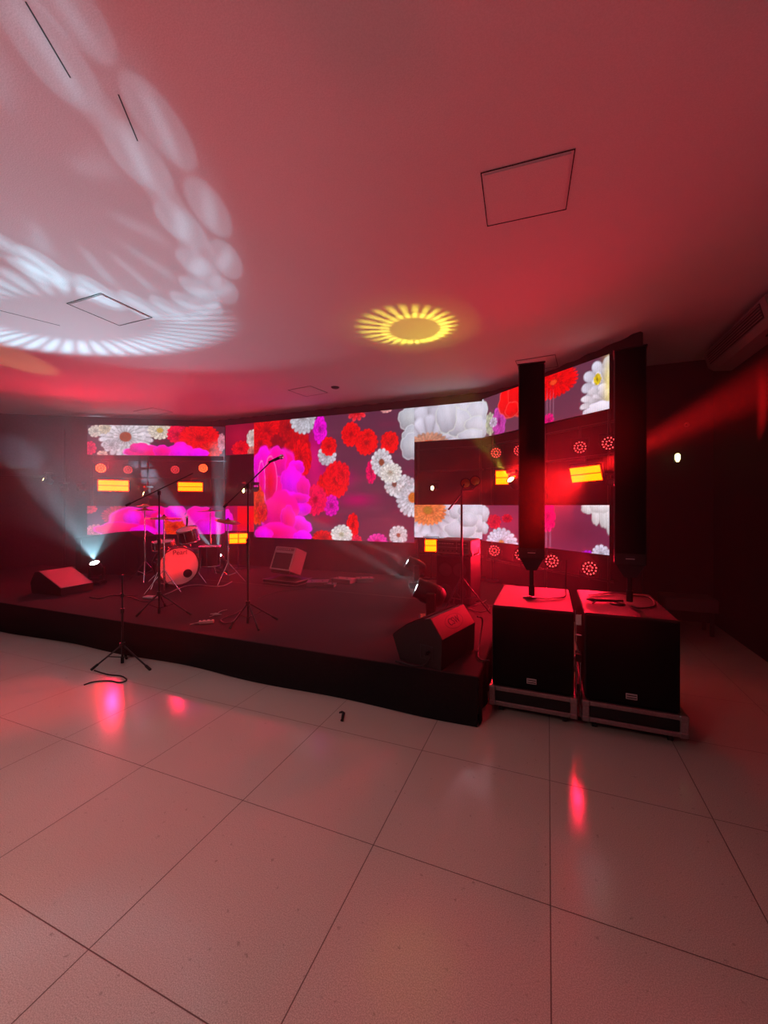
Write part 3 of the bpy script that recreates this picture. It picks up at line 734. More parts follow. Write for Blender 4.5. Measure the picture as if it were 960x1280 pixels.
def sub(x0,x1,y0,y1,z0,z1,label):
    r=empty('subwoofer',((x0+x1)/2,(y0+y1)/2,z0),0,label,'subwoofer','subwoofers under the column speakers'); w,d,h=(x1-x0)/2,(y1-y0)/2,z1-z0
    MB().bbox(-w,w,-d+.03,d,0,h,.008).build('cabinet',BOX,r)
    m=MB(); m.bbox(-w+.008,w-.008,-d,-d+.034,.008,h-.008,.006); m.build('grille',GRILLE,r)
    b=MB().bbox(-.035,.035,-d-.004,-d+.004,.045,.085,.002).build('badge',LABELW,r)
    m=MB()
    for z in (.053,.07): m.bbox(-.03,.03,-d-.0055,-d,z,z+.007,.0005)
    m.build('badge_print',DARKPRINT,b)
    m=MB(); m.lathe([(.055,0),(.055,.006),(.03,.01),(.024,.012)],24,Matrix.Translation((-.03,-.05,h))); m.build('pole_socket',STEEL,r)
    return r
Y0=3.28
dolly('equipment_dolly',-.425,.195,Y0-.02,4.22,.075,.222,'metal-edged rolling dolly under the left subwoofer','dollies under the subwoofers')
dolly('equipment_dolly',.235,.865,Y0-.02,4.22,.075,.222,'metal-edged rolling dolly under the right subwoofer','dollies under the subwoofers')
sub(-.41,.18,Y0,4.20,.228,.84,'black subwoofer on the left dolly, its top lit red')
sub(.25,.835,Y0,4.20,.228,.845,'black subwoofer on the right dolly with a cable on top')
def column(u,ztop,zbot,w,d,yc,label,zsub):
    p=at_d(u,700,yc); r=empty('column_speaker',(p.x,p.y,zsub),0,label,'column speaker','tall column speakers on the subwoofers')
    a=math.atan2(-p.x,p.y)*.8; R=Matrix.Rotation(a,4,'Z')
    zb,zt=zbot-zsub,ztop-zsub
    MB().bbox(-w/2,w/2,-d/2,d/2,zb,zt,.006,R).build('cabinet',BOX,r)
    MB().bbox(-w/2+.008,w/2-.008,-d/2-.012,-d/2+.002,zb+.09,zt-.008,.004,R).build('grille',GRILLE,r)
    MB().prism([(-w/2+.01,zb),(w/2-.01,zb),(.04,zb-.10),(-.04,zb-.10)],1,-d/2+.03,d/2-.03,R).build('pole_mount',BLACK,r)
    b=MB().bbox(-.035,.035,-d/2-.005,-d/2+.001,zb+.04,zb+.07,.001,R).build('badge',STEEL,r)
    MB().bbox(-.03,.03,-d/2-.0065,-d/2,zb+.046,zb+.052,.0005,R).build('badge_print',LABELW,b)
    MB().bbox(-w/2-.006,w/2+.006,-d/2-.014,d/2+.006,zt,zt+.012,.004,R).build('top_cap',BLACK,r)
    m=MB(); m.cyl((0,0,.012),(0,0,zb-.05),.0185,n=16); m.cyl((0,0,.0125),(0,0,.10),.024,n=16); m.build('pole',BLACK,r)
    return r,p
c1,p1=column(664.5,2.80,1.19,.205,.22,3.46,'nearer black column speaker standing on the left subwoofer',.852)
c2,p2=column(787,2.84,1.17,.215,.22,3.22,'dark column speaker standing on the right subwoofer, barely visible',.857)
def cable(name,pts,rad,mt,label,cat='cable',n=6,smooth=10):
    P=[Vector(p) for p in pts]; Q=[]
    for i in range(len(P)-1):
        p0,p1,p2_,p3=P[max(i-1,0)],P[i],P[i+1],P[min(i+2,len(P)-1)]
        for k in range(smooth):
            t=k/smooth; Q.append(.5*((2*p1)+(-p0+p2_)*t+(2*p0-5*p1+4*p2_-p3)*t*t+(-p0+3*p1-3*p2_+p3)*t**3))
    Q.append(P[-1]); return tag(MB().prof(Q,rad,n).build(name,mt),label,cat)
def zs(lst,z): return [on_z(u,v,z) for u,v in lst]
L=zs([(668,747),(680,748),(700,747),(707,744)],.848)
cable('speaker_cable',L+[at_d(707,735,3.6),at_d(708,700,3.7),at_d(706,640,3.75)][:2],.005,CABLE,'thin black cable leaving the pole foot on the left subwoofer')
L=zs([(736,743.5),(755,742),(772,741),(790,744),(812,747),(818,757),(800,760),(790,758)],.853)
cable('speaker_cable',L,.006,CABLE,'black cable looped on top of the right subwoofer')
p=on_z(745,753,.845); r=empty('cable_hook',p,math.radians(15),'black bent clip lying on the right subwoofer','clip')
m=MB(); m.prof([(-.05,.06,.012),(-.02,0,.02),(.02,.0,.018),(.16,.02,.012),(.22,.03,.012)],[.008,.014,.012,.009,.008],8); m.build('hook',BLACK,r)
m=MB(); m.prof([(-.05,-.06,.006),(-.02,-.02,.006),(.0,.0,.012)],.005,6); m.build('tail',PALECABLE,r)
# chrome stand folded between the subwoofers
r=empty('folded_stand',(.216,3.42,0),0,'folded chrome stand in the narrow gap between the subwoofers','folded stand')
for x in (-.014,.012): MB().prof([(x,0,.02),(x*1.2,.0,.45),(x,.02,.52)],.006,8).build('tube',CHROME,r)
m=MB(); m.bbox(-.02,.02,-.012,.012,.44,.50,.004); m.bbox(-.012,.012,-.01,.01,.22,.27,.004); m.build('collar',STEEL,r)
m=MB(); m.prof([(-.02,0,.83),(-.02,0,.60),(.0,0,.52)],.005,6); m.bbox(-.024,.022,-.006,.004,.64,.65,.002); m.bbox(-.024,.022,-.004,.002,.72,.80,.002); m.build('bracket',CHROME,r)
m=MB(); m.bbox(-.022,.02,-.01,.01,.0,.022,.003); m.build('foot',RUBBER,r)

# ------------------------------------------------------------------ wedge monitors
def profile_wedge(pos,rz,poly,L,label,small_face=None,name='wedge_monitor'):
    r=empty(name,pos,rz,label,'stage monitor')
    MB().prism(poly,1,0,L).build('cabinet',BOX,r); return r
# right, seen from its end; profile in x/z
o=at_d(500,825,3.37); o.z=SZ+.002
poly=[(0,0),(-.075,.19),(-.02,.235),(.06,.295),(.15,.345),(.23,.372),(.285,.385),(.395,.235),(.385,0)]
wm=profile_wedge(o,math.radians(-15),poly,.60,'large black wedge monitor at the front right corner of the stage, sloped panel lit and tinted red')
# grille on the curved long face, connector, sloped lettered panel
m=MB()
for i in range(1,5):
    a,b=poly[i],poly[i+1]; nx,nz=-(b[1]-a[1]),(b[0]-a[0]); l=math.hypot(nx,nz); nx,nz=nx/l*.006,nz/l*.006
    m.prism([a,b,(b[0]+nx,b[1]+nz),(a[0]+nx,a[1]+nz)],1,.012,.588)
m.build('grille',GRILLE,wm)
RP=mat('red_tinted_panel',(.28,.05,.05),.5,bump=.3,bscale=200,vary=.15)  # red of the stage lamps put into the panel colour
a,b=Vector((.285,0,.385)),Vector((.395,0,.235)); t=(b-a).normalized(); nn=Vector((-t.z,0,t.x)); nn=nn if nn.x>0 else -nn
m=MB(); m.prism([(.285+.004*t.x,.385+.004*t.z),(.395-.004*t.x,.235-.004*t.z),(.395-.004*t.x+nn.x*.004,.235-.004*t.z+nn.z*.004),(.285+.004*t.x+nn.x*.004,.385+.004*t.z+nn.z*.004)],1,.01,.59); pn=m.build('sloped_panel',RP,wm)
c=(a+b)/2+Vector((0,.30,0))+nn*.0045
X=Vector((0,1,0)); Yv=-t; Zv=nn
M=Matrix(((X.x,Yv.x,Zv.x,c.x),(X.y,Yv.y,Zv.y,c.y),(X.z,Yv.z,Zv.z,c.z),(0,0,0,1)))
lettering('CSW',.085,M,DARKPRINT,pn)
ring=MB()
for k in range(40):
    a0,a1=2*PI*k/40,2*PI*(k+1)/40
    ring.add([M@Vector((.15*math.cos(q)*s,.06*math.sin(q)*s,.0006)) for q,s in ((a0,1),(a1,1),(a1,.965),(a0,.965))],[(0,1,2,3)])
ring.build('logo_outline',DARKPRINT,pn,fix=False)
m=MB(); m.lathe([(.001,0),(.012,0),(.014,.01),(.014,.04),(.008,.05)],12,Matrix.Translation((.28,-.0,.12))@Matrix.Rotation(PI/2,4,'X')); m.bbox(.20,.32,-.006,.001,.06,.17,.003); m.build('connector_plate',STEEL,wm)
cable('signal_cable',[o+Vector((.28,-.05,.12)),o+Vector((.27,-.09,.06)),o+Vector((.22,-.07,.008)),o+Vector((.14,-.10,.007)),o+Vector((-.02,-.06,.007))],.006,CABLE,'short cable plugged into the end of the large right wedge monitor')
# left wedge; red stage light is put into its grille colour
pz=.60
q=[on_z(35,712,.62),on_z(71.5,711.5,.62),on_z(97,727,.45),on_z(72,737,.45)]
Mc=sum((Vector((x.x,x.y,0)) for x in q),Vector())/4
lw=empty('wedge_monitor',(q[3].x-.30,q[3].y+.02,SZ+.002),math.radians(4),'black wedge monitor with a red-tinted sloping grille at the left of the stage','stage monitor')
poly=[(-.30,0),(-.33,.16),(-.24,.31),(-.16,.32),(.30,.10),(.30,0)]
MB().prism([(x,z) for x,z in poly],1,0,.46).build('cabinet',BOX,lw)
GR2=mat('red_tinted_grille',(.16,.06,.07),.3,spec=.6,bump=.7,bscale=420,vary=.2)
a,b=Vector((-.15,0,.322)),Vector((.295,0,.106)); t=(b-a).normalized(); nn=Vector((-t.z,0,t.x))
MB().prism([(a.x,a.z),(b.x,b.z),(b.x+nn.x*.006,b.z+nn.z*.006),(a.x+nn.x*.006,a.z+nn.z*.006)],1,.015,.445).build('grille',GR2,lw)
m=MB()
for y in (.006,.454): m.prof([(a.x,y,a.z+.004),(b.x,y,b.z+.004)],.006,6)
m.prof([(b.x,.006,b.z+.004),(b.x,.454,b.z+.004)],.006,6); m.build('edge_trim',ALU,lw)
# ------------------------------------------------------------------ combo amp tilted on a case
cp=at_d(349,727,6.75); cp.z=SZ
case=empty('road_case',(cp.x+.12,cp.y+.05,SZ+.001),math.radians(-4),'low flat road case under the tilted combo amplifier','road case')
MB().bbox(-.34,.34,-.20,.22,0,.07,.008).build('box',BLACK,case)
m=MB()
for z in (.0,.055):
    m.bbox(-.345,.345,-.205,-.19,z,z+.015,.002); m.bbox(.33,.345,-.205,.22,z,z+.015,.002)
m.build('edge_rail',ALU,case)
ca=empty('combo_amplifier',(cp.x-.02,cp.y+.02,SZ+.125),0,'small combo amplifier tilted back on a low case in front of the big screen','amplifier',rot=(math.radians(-22),0,math.radians(-12)))
MB().bbox(-.24,.24,-.02,.26,.07,.48,.01).build('cabinet',CAB,ca)
m=MB(); 
for (x0,x1,z0,z1) in ((-.24,.24,.075,.10),(-.24,.24,.37,.41),(-.24,-.215,.075,.47),(.215,.24,.075,.47),(-.24,.24,.455,.475)): m.bbox(x0,x1,-.03,-.018,z0,z1,.003)
m.build('front_frame',LABELW,ca)
m=MB(); m.bbox(-.212,.212,-.024,-.019,.102,.368,.002); m.build('grille_cloth',mat('grille_cloth',(.05,.02,.03),.8,bump=.8,bscale=260,vary=.3),ca)
m=MB(); m.bbox(-.212,.212,-.026,-.019,.412,.453,.002); cpn=m.build('control_panel',mat('control_panel',(.22,.10,.12),.4,vary=.1),ca)
for k in range(7): MB().cyl((-.17+k*.05,-.026,.432),(-.17+k*.05,-.042,.432),.010,n=10).build('knob',LABELW,cpn)
m=MB(); m.prof([(-.07,.12,.48),(-.05,.12,.505),(.05,.12,.505),(.07,.12,.48)],.008,6); m.build('handle',RUBBER,ca)
# prop leg tucked beneath
MB().bbox(-.22,.22,.0,.06,.03,.075,.008).build('tilt_foot',RUBBER,ca)
def flatbox(u,v,yc,w,d,h,rz,label,name='effects_pedal',rail=True,cat='pedal',z=SZ+.001):
    p=at_d(u,v,yc); p.z=z; r=empty(name,p,rz,label,cat)
    MB().bbox(-w/2,w/2,-d/2,d/2,0,h,.006).build('body',CAB,r)
    if rail:
        m=MB(); m.bbox(-w/2-.004,w/2+.004,-d/2-.006,-d/2+.006,h-.012,h+.004,.002); m.bbox(-w/2-.004,w/2+.004,d/2-.006,d/2+.006,h-.012,h+.004,.002); m.build('edge_rail',ALU,r)
    m=MB()
    for k in (-.25,.25): m.cyl((w*k,-d*.2,h),(w*k,-d*.2,h+.015),.014,n=10)
    m.build('footswitch',CHROME,r); return r
flatbox(397,722,6.5,.34,.24,.07,math.radians(24),'flat pedal case leaning its long side beside the combo amplifier','pedal_case')
flatbox(413,726,6.4,.16,.12,.05,math.radians(10),'small single pedal between the pedal case and the pedalboard')
flatbox(430,721,6.75,.36,.20,.07,math.radians(-6),'left half of the angled pedalboard in front of the big screen','pedalboard')
flatbox(456,719.5,6.8,.28,.17,.07,math.radians(30),'right half of the angled pedalboard in front of the big screen','pedalboard')
# ------------------------------------------------------------------ bass amplifier stack
ap=at_d(566,757,5.25)
cb=empty('bass_cabinet',(ap.x,ap.y,SZ+.001),math.radians(-7),'tall dark speaker cabinet under the amplifier head on the stage right side','speaker cabinet')
W2,D2,HC=.235,.46,.63
MB().bbox(-W2,W2,0,D2,0,HC,.01).build('cabinet',BOX,cb); 
m=MB(); m.bbox(-W2+.02,W2-.02,-.008,.002,.02,HC-.02,.004); m.build('grille',GRILLE,cb)
m=MB()
for sx in (-.095,.095):
    for z in (.17,.45): m.lathe([(.085,0),(.09,.003),(.09,.007),(.082,.01),(.05,.004),(.02,.008),(.001,.012)],24,Matrix.Translation((sx,-.008,z))@Matrix.Rotation(PI/2,4,'X'))
m.build('speaker_cone',RUBBER,cb)
hd=empty('amplifier_head',(ap.x,ap.y,SZ+.001+HC),math.radians(-7),'amplifier head with a slim front panel on top of the tall cabinet','amplifier head')
MB().bbox(-W2,W2,0.005,D2-.02,.012,.205,.012).build('shell',CAB,hd)
m=MB(); m.bbox(-W2+.03,W2-.015,-.004,.006,.03,.19,.003); fp=m.build('front_panel',mat('amp_panel',(.09,.05,.06),.4,vary=.2),hd)
m=MB()
for z in (.03,.105,.187): m.bbox(-W2+.03,W2-.015,-.008,-.003,z,z+.005,.001)
for x in (-W2+.03,.05,W2-.02): m.bbox(x,x+.005,-.008,-.003,.03,.19,.001)
m.build('panel_trim',ALU,fp)
m=MB()
for k in range(6): m.bbox(-.19+k*.035,-.163+k*.035,-.006,-.003,.15,.16,.001)
for k in range(3): m.bbox(.07+k*.04,.1+k*.04,-.006,-.003,.15,.158,.001)
m.build('panel_print',LABELW,fp)
for k in range(6): MB().cyl((-.18+k*.06,-.004,.065),(-.18+k*.06,-.02,.065),.011,n=10).build('knob',RUBBER,fp)
for y in (.06,.38): MB().bbox(W2-.002,W2+.012,y-.02,y+.02,.002,.06,.004).build('corner_latch',ALU,hd)
m=MB()
for x in (-.18,.18):
    for y in (.06,.38): m.cyl((x,y,0),(x,y,.014),.018,n=10)
m.build('foot',RUBBER,hd)

# ------------------------------------------------------------------ drum kit
dc=at_d(224,706,6.42)                      # centre of the front skin
R0=.300
ax=-(TOCAM(dc).normalized()); ax=(Matrix.Rotation(math.radians(14),3,'Z')@ax)  # shell recedes away to the right
bd=empty('bass_drum',(dc.x,dc.y,SZ),0,'bass drum with a pale front skin and an offset port hole','drum','drum kit')
zc=R0+.02; T=Matrix.Translation((0,0,zc))@rot_to(ax)
MB().lathe([(R0-.012,.0),(R0-.012,.42),(R0-.02,.42),(R0-.02,0)],48,T).build('shell',SHELL,bd)
MB().lathe([(R0+.006,-.012),(R0+.010,.0),(R0+.008,.035),(R0-.010,.035),(R0-.013,-.008),(R0-.006,-.014),(R0+.006,-.012)],48,T).build('front_hoop',SHELL,bd)
MB().lathe([(R0+.006,.385),(R0+.010,.39),(R0+.008,.43),(R0-.010,.43),(R0-.01,.385)],48,T).build('rear_hoop',SHELL,bd)
# skin with hole, in the hoop plane
ux=T.to_3x3()@Vector((1,0,0)); uy=T.to_3x3()@Vector((0,1,0))
right=ax.cross(Vector((0,0,1))).normalized()
if right.dot(Vector((CY,SY,0)))<0: right=-right
upv=Vector((0,0,1)); cc=Vector((0,0,zc))-ax*.002
def P2(x,y,o=0): return cc+right*x+upv*y-ax*o
hx,hy,hr=.125,-.125,.062
N=48; m=MB(); vs=[];fs=[]
for k in range(N):
    a=2*PI*k/N; vs.append(P2((R0-.012)*math.cos(a),(R0-.012)*math.sin(a)))
for k in range(N):
    a=2*PI*k/N; vs.append(P2(hx+hr*math.cos(a),hy+hr*math.sin(a)))
for k in range(N): fs.append((k,(k+1)%N,N+(k+1)%N,N+k))
skin=m.add(vs,fs).build('front_skin',HEADM,bd)
m=MB(); m.prof([P2(hx+hr*math.cos(2*PI*k/32),hy+hr*math.sin(2*PI*k/32)) for k in range(33)],.006,6,cap=False); m.build('port_ring',RUBBER,skin)
X=right; Zv=-ax
M=Matrix(((X.x,0,Zv.x,0),(X.y,0,Zv.y,0),(X.z,1,Zv.z,0),(0,0,0,1)))
M.translation=P2(.01,.215,.004); 
lettering('Pearl',.105,M,DARKPRINT,skin)
MB().lathe([(.001,.36),(R0-.02,.36)],40,T).build('rear_skin',RUBBER,bd)
for k in range(8):
    a=2*PI*(k+.5)/8; u_=T.to_3x3()@Vector((math.cos(a),math.sin(a),0)); c=Vector((0,0,zc))
    m=MB(); m.cyl(c+u_*(R0+.014)-ax*.01,c+u_*(R0+.014)+ax*.16,.004,n=6); m.cyl(c+u_*(R0+.012)+ax*.14,c+u_*(R0+.012)+ax*.19,.009,n=8); m.build('tension_lug',CHROME,bd)
for sg in (-1,1):
    c=Vector((0,0,zc))+right*sg*R0*.93+ax*.12+Vector((0,0,-.08)); e=Vector((0,0,0))+right*sg*(R0+.10)-ax*.02+Vector((0,0,.008)); m=MB(); m.prof([c,e],.007,8); m.build('spur',CHROME,bd)
def drum(pos,r_,h_,tilt,label,legs,ph=0):
    o=empty('drum',pos,0,label,'drum','drum kit'); Mx=Matrix.Rotation(tilt[0],4,'X')@Matrix.Rotation(tilt[1],4,'Y')
    MB().lathe([(r_,0),(r_,h_)],32,Mx).build('shell',SHELL,o)
    for z in (0,h_): MB().lathe([(r_+.004,z-.012),(r_+.008,z-.010),(r_+.008,z+.012),(r_+.002,z+.014),(r_-.002,z+.004),(r_+.002,z-.012)],32,Mx).build('hoop',CHROME,o)
    m=MB(); m.disc(r_-.001,Mx,32,h_+.004); m.build('skin',HEADM,o)
    m=MB()
    for k in range(6):
        a=2*PI*k/6+ph; m.cyl(Mx@Vector(((r_+.009)*math.cos(a),(r_+.009)*math.sin(a),.0)),Mx@Vector(((r_+.009)*math.cos(a),(r_+.009)*math.sin(a),h_)),.004,n=6)
    m.build('tension_rod',CHROME,o)
    for a,b in legs: MB().prof([Vector(a),Vector(b)],.008,8).build('leg',CHROME,o)
    return o
tp=at_d(237,676,6.62); dz=lambda p,q:Vector(q)-Vector(p)
o_=drum(tp,.15,.20,(math.radians(18),0),'small rack drum mounted above the bass drum',[((0,0,.0),(0,.02,SZ+.02+2*R0-tp.z+.0))])
fp_=at_d(262,722,7.15); fpz=SZ+.22; drum((fp_.x,fp_.y,fpz),.17,.34,(0,0),'floor drum with a red glint right of the bass drum',[((.175*math.cos(a),.175*math.sin(a),.15),(.20*math.cos(a),.20*math.sin(a),-.218)) for a in (.4,2.5,4.6)])
sp_=at_d(205,690,7.0); drum((sp_.x,sp_.y,SZ+.52),.17,.14,(math.radians(6),0),'snare drum on its stand behind the bass drum',[((0,0,-.01),(0,0,-.40))]+[((0,0,-.30),(.24*math.cos(a),.24*math.sin(a),-.512)) for a in (.2,2.3,4.4)])
# mic clipped to the rack drum
mp=tp+Vector((.0,.0,.22)); r=empty('drum_microphone',mp+Vector((0,-.06,.02)),0,'small microphone sticking up from the rack drum','microphone','microphones')
m=MB(); m.prof([(0,0,0),(.0,.01,.05),(-.01,.02,.12)],[.012,.014,.016],10); m.build('body',BLACK,r); MB().lathe([(.016,.118),(.021,.13),(.021,.15),(.012,.165),(.001,.168)],14,Matrix.Translation((-.01,.02,0))).build('head_grille',CHROME,r)
def cymbal(u,vtop,yc,rad,label,ubase=None,tilt=0,second=None,boom=None):
    p=at_d(u,vtop,yc); b=Vector((p.x,p.y,SZ)); h_=p.z-SZ
    r=empty('cymbal_stand',b,0,label,'cymbal','drum kit'); m=MB(); m.cyl((0,0,.03),(0,0,h_*.55),.013,n=10); m.cyl((0,0,h_*.5),(0,0,h_+.03),.009,n=8); m.cyl((0,0,h_*.52),(0,0,h_*.56),.02,n=10); m.build('pole',CHROME,r)
    for k in range(3):
        a=.5+2*PI*k/3+u; m=MB(); m.prof([(0,0,.34),(.27*math.cos(a),.27*math.sin(a),.01)],.008,6); m.prof([(0,0,.12),(.14*math.cos(a),.14*math.sin(a),.17)],.005,6); m.build('leg',CHROME,r)
    for z_,rr in [(h_,rad)]+([second] if second else []):
        Mx=Matrix.Translation((0,0,z_))@Matrix.Rotation(tilt,4,'Y')
        m=MB(); m.lathe([(.012,.026),(.03,.022),(.045,.008),(.06,.004),(rr*.6,-.004),(rr,-.016),(rr,-.0175),(rr*.6,-.0055),(.06,.0025),(.04,.006)],40,Mx); m.build('cymbal',BRASS,r)
    MB().lathe([(.012,.02),(.016,.03),(.010,.045),(.001,.047)],12,Matrix.Translation((0,0,h_))).build('wing_nut',RUBBER,r)
cymbal(181,637,6.9,.22,'cymbal stand left of the bass drum, topmost cymbal of the kit',second=(1.28,.14))
cymbal(205,647,6.0,.25,'wide flat cymbal in front of the magenta strip, left of the rack drum',tilt=.04)
cymbal(263,638,7.7,.24,'cymbal at the rear right of the kit, before the lower strip',tilt=-.05)
cymbal(285,651,6.7,.20,'lower cymbal on the stand right of the kit, near the small strobe',tilt=.22)
th=at_d(238,716,7.35); r=empty('drum_throne',(th.x,th.y,SZ),0,'round padded drum stool behind the drum kit','stool')
MB().lathe([(.001,.50),(.15,.50),(.17,.49),(.17,.44),(.15,.42),(.001,.42)],28).build('seat',RUBBER,r); MB().cyl((0,0,.12),(0,0,.43),.018,n=10).build('post',CHROME,r)
for k in range(3): a=2*PI*k/3; MB().prof([(0,0,.28),(.24*math.cos(a),.24*math.sin(a),.01)],.009,6).build('leg',CHROME,r)

# dark covered case left of the drums, behind the lamp
q0,q1=at_d(108,700,7.9),at_d(184,700,7.6)
kc=empty('covered_case',((q0.x+q1.x)/2,(q0.y+q1.y)/2,SZ+.001),math.atan2(q1.y-q0.y,q1.x-q0.x),'tall dark covered case standing before the lower left video strip','case')
W=(Vector(q1)-Vector(q0)).length/2
m=MB(); m.prism([(-W,0),(W,0),(W,.70),(W*.72,.795),(W*.35,.79),(-W*.15,.74),(-W,.66)],1,-.22,.22); m.build('cover',DRAPE,kc)
m=MB(); m.prof([(-W*.8,-.23,.1),(-W*.8,-.23,.62)],.006,6); m.prof([(W*.6,-.23,.1),(W*.6,-.23,.7)],.006,6); m.build('strap',RUBBER,kc)

# ------------------------------------------------------------------ microphone stands
def mic_stand(u,vfoot,z0,vtop,legspx,boom,label,mic=True,collar=.22,cat='microphone stand',rad=.011):
    b=on_z(u,vfoot,z0); yc=-SY*b.x+CY*b.y; top=EYE+(HZ-vtop)*yc/F
    r=empty('microphone_stand',(b.x,b.y,z0+.003),0,label,cat,'microphone stands')
    h_=top-z0; m=MB(); m.cyl((0,0,.02),(0,0,h_*.6),rad*1.1,n=10); m.cyl((0,0,h_*.58),(0,0,h_),rad*.8,n=8); m.cyl((0,0,h_*.57),(0,0,h_*.62),rad*1.9,n=10); m.build('pole',STEEL,r)
    m=MB(); m.cyl((0,0,collar-.03),(0,0,collar+.02),.026,n=12); m.cyl((0,0,.0),(0,0,.06),.016,n=10); m.build('collar',STEEL,r)
    for (lu,lv) in legspx:
        e=on_z(lu,lv,z0)-Vector((b.x,b.y,z0)); e.z=.010
        m=MB(); m.prof([(0,0,collar),e],.0085,8); m.prof([(0,0,.06),Vector((0,0,collar)).lerp(e,.5)],.005,6); l=m.build('leg',STEEL,r)
        t_=(e-Vector((0,0,collar))).normalized(); MB().cyl(e-t_*.06,e+t_*.012,.013,n=8).build('rubber_foot',RUBBER,l)
    if boom:
        (u0,v0,d0),(u1,v1,d1)=boom; a=at_d(u0,v0,yc+d0)-Vector((b.x,b.y,z0)); c=at_d(u1,v1,yc+d1)-Vector((b.x,b.y,z0))
        m=MB(); m.prof([a,c],.007,8); m.cyl(a,a.lerp(c,.06),.016,n=10); m.cyl((0,0,h_-.02),(0,0,h_+.03),.02,n=10); m.build('boom',STEEL,r)
        if mic:
            d=(c-a).normalized(); d2=(d+Vector((0,0,-.35))).normalized(); mc=MB(); mc.prof([c-d2*.03,c+d2*.11],[.011,.017],10); mo=mc.build('microphone',BLACK,r)
            MB().lathe([(.017,0),(.024,.012),(.025,.028),(.018,.043),(.001,.05)],16,Matrix.Translation(c+d2*.11)@rot_to(d2)).build('head_grille',CHROME,mo)
    return r
mic_stand(199,767,SZ,617,[(171,771),(238,769),(206,758)],((158,632,.1),(241,592,-.2)),'microphone stand with a long boom left of the bass drum',mic=False,collar=.24)
mic_stand(310,779,SZ,609,[(288,786),(346,775),(323,788)],((280,634,.1),(339,577,-.1)),'microphone stand with raised boom in front of the big pink peony')
mic_stand(153,829,0,719,[(115,838),(187,838),(158,824)],None,'short stand without a microphone on the tiles in front of the stage',collar=.19,rad=.010)
ms=[x for x in bpy.data.objects if x.name.startswith('microphone_stand')][-1]
m=MB(); m.prof([(-.09,-.03,.70),(.16,.05,.70)],.005,6); m.cyl((0,0,.68),(0,0,.72),.016,n=10); m.build('cross_bar',STEEL,ms)
p=on_z(178,742+6,SZ); 
# pale bits, cables
cable('signal_cable',zs([(206,743),(214,740),(222,736),(235,732),(250,731),(266,733),(280,732),(290,727)],SZ+.008),.007,PALECABLE,'pale cable curling across the stage in front of the bass drum')
cable('signal_cable',zs([(205,743),(198,748),(180,752),(162,746),(140,744),(125,748),(112,746)],SZ+.008),.006,CABLE,'dark cable across the stage left of the first boom stand')
cable('signal_cable',zs([(302,762),(292,768),(283,771),(276,775),(282,779),(292,776),(300,766)],SZ+.008),.006,CABLE,'dark cable looped beside the second boom stand')
cable('signal_cable',zs([(262,771),(270,768),(276,764),(284,762)],SZ+.007),.004,PALECABLE,'short lead between the red power strip and the second boom stand')
cable('signal_cable',zs([(322,748),(345,740),(368,737),(395,733),(420,727),(440,724)],SZ+.008),.005,CABLE,'thin cable from the big-screen pedals towards the middle of the stage')
cable('signal_cable',zs([(118,838),(135,843),(152,845),(158,850),(150,853),(138,851),(118,852),(105,856)],.007),.006,CABLE,'black cable looped on the tiles at the foot of the short stand')
cable('signal_cable',[on_z(597,771,SZ+.35),on_z(603,775,SZ+.2),on_z(600,800,SZ+.05),on_z(598,822,SZ+.01),on_z(612,826,SZ+.006)],.006,CABLE,'black cable dropping behind the large right wedge monitor')
cable('signal_cable',zs([(560,762),(575,752),(592,757),(603,752),(612,760),(600,765),(585,760)],SZ+.01),.007,CABLE,'tangled black cable between the amplifier and the left subwoofer')
cable('signal_cable',zs([(566,752),(580,748),(598,754),(608,750)],SZ+.02),.004,PALECABLE,'thin pale lead in the tangle left of the left subwoofer')
p=on_z(258,777,SZ+.02); r=empty('power_strip',(p.x,p.y,SZ+.001),math.radians(40),'red-lit power strip lying near the front of the stage','power strip')
MB().bbox(-.075,.075,-.022,.022,0,.035,.006).build('body',mat('strip_plastic',(.55,.35,.35),.4,vary=.1),r)
m=MB()
for k in (-.045,0,.045): m.cyl((k,0,.035),(k,0,.037),.012,n=12)
m.build('socket',RUBBER,r); m=MB(); m.prof([(-.075,0,.012),(-.11,0,.01),(-.16,-.02,.008)],[.010,.006,.005],8); m.build('plug_lead',PALECABLE,r)
p=on_z(270,767,SZ+.02); r=empty('plug_adapter',(p.x,p.y,SZ+.001),math.radians(15),'small pale plug adapter lying behind the power strip','adapter')
m=MB(); m.prof([(-.07,0,.012),(-.025,0,.012),(0,0,.014),(.025,0,.012),(.07,0,.012)],[.004,.009,.016,.009,.004],8); m.build('body',LABELW,r)
p=on_z(188,746,SZ+.02); r=empty('pale_pedal',(p.x,p.y,SZ+.001),math.radians(10),'small pale flat pedal left of the first boom stand','pedal')
m=MB(); m.bbox(-.09,.06,-.05,.05,0,.03,.01); m.build('body',LABELW,r); m=MB(); m.bbox(.065,.11,-.03,.03,0,.04,.01); m.build('heel',PALECABLE,r)
# black strap on the tiles
p=on_z(427,897,0); r=empty('black_strap',p,0,'small black hooked strap lying on the tiles in front of the stage','strap')
B=[on_z(u,v,.006)-p for u,v in ((424.2,890.8),(427.5,889.8),(429.3,891.5),(428.6,895),(427.8,900.5))]
for q in B: q.z=.006
m=MB(); m.prof(B,[.006,.009,.011,.011,.010],8); m.build('strap',RUBBER,r); MB().cyl(B[-1],B[-1]+Vector((0,-.006,0)),.013,n=8).build('end_tip',RUBBER,r)

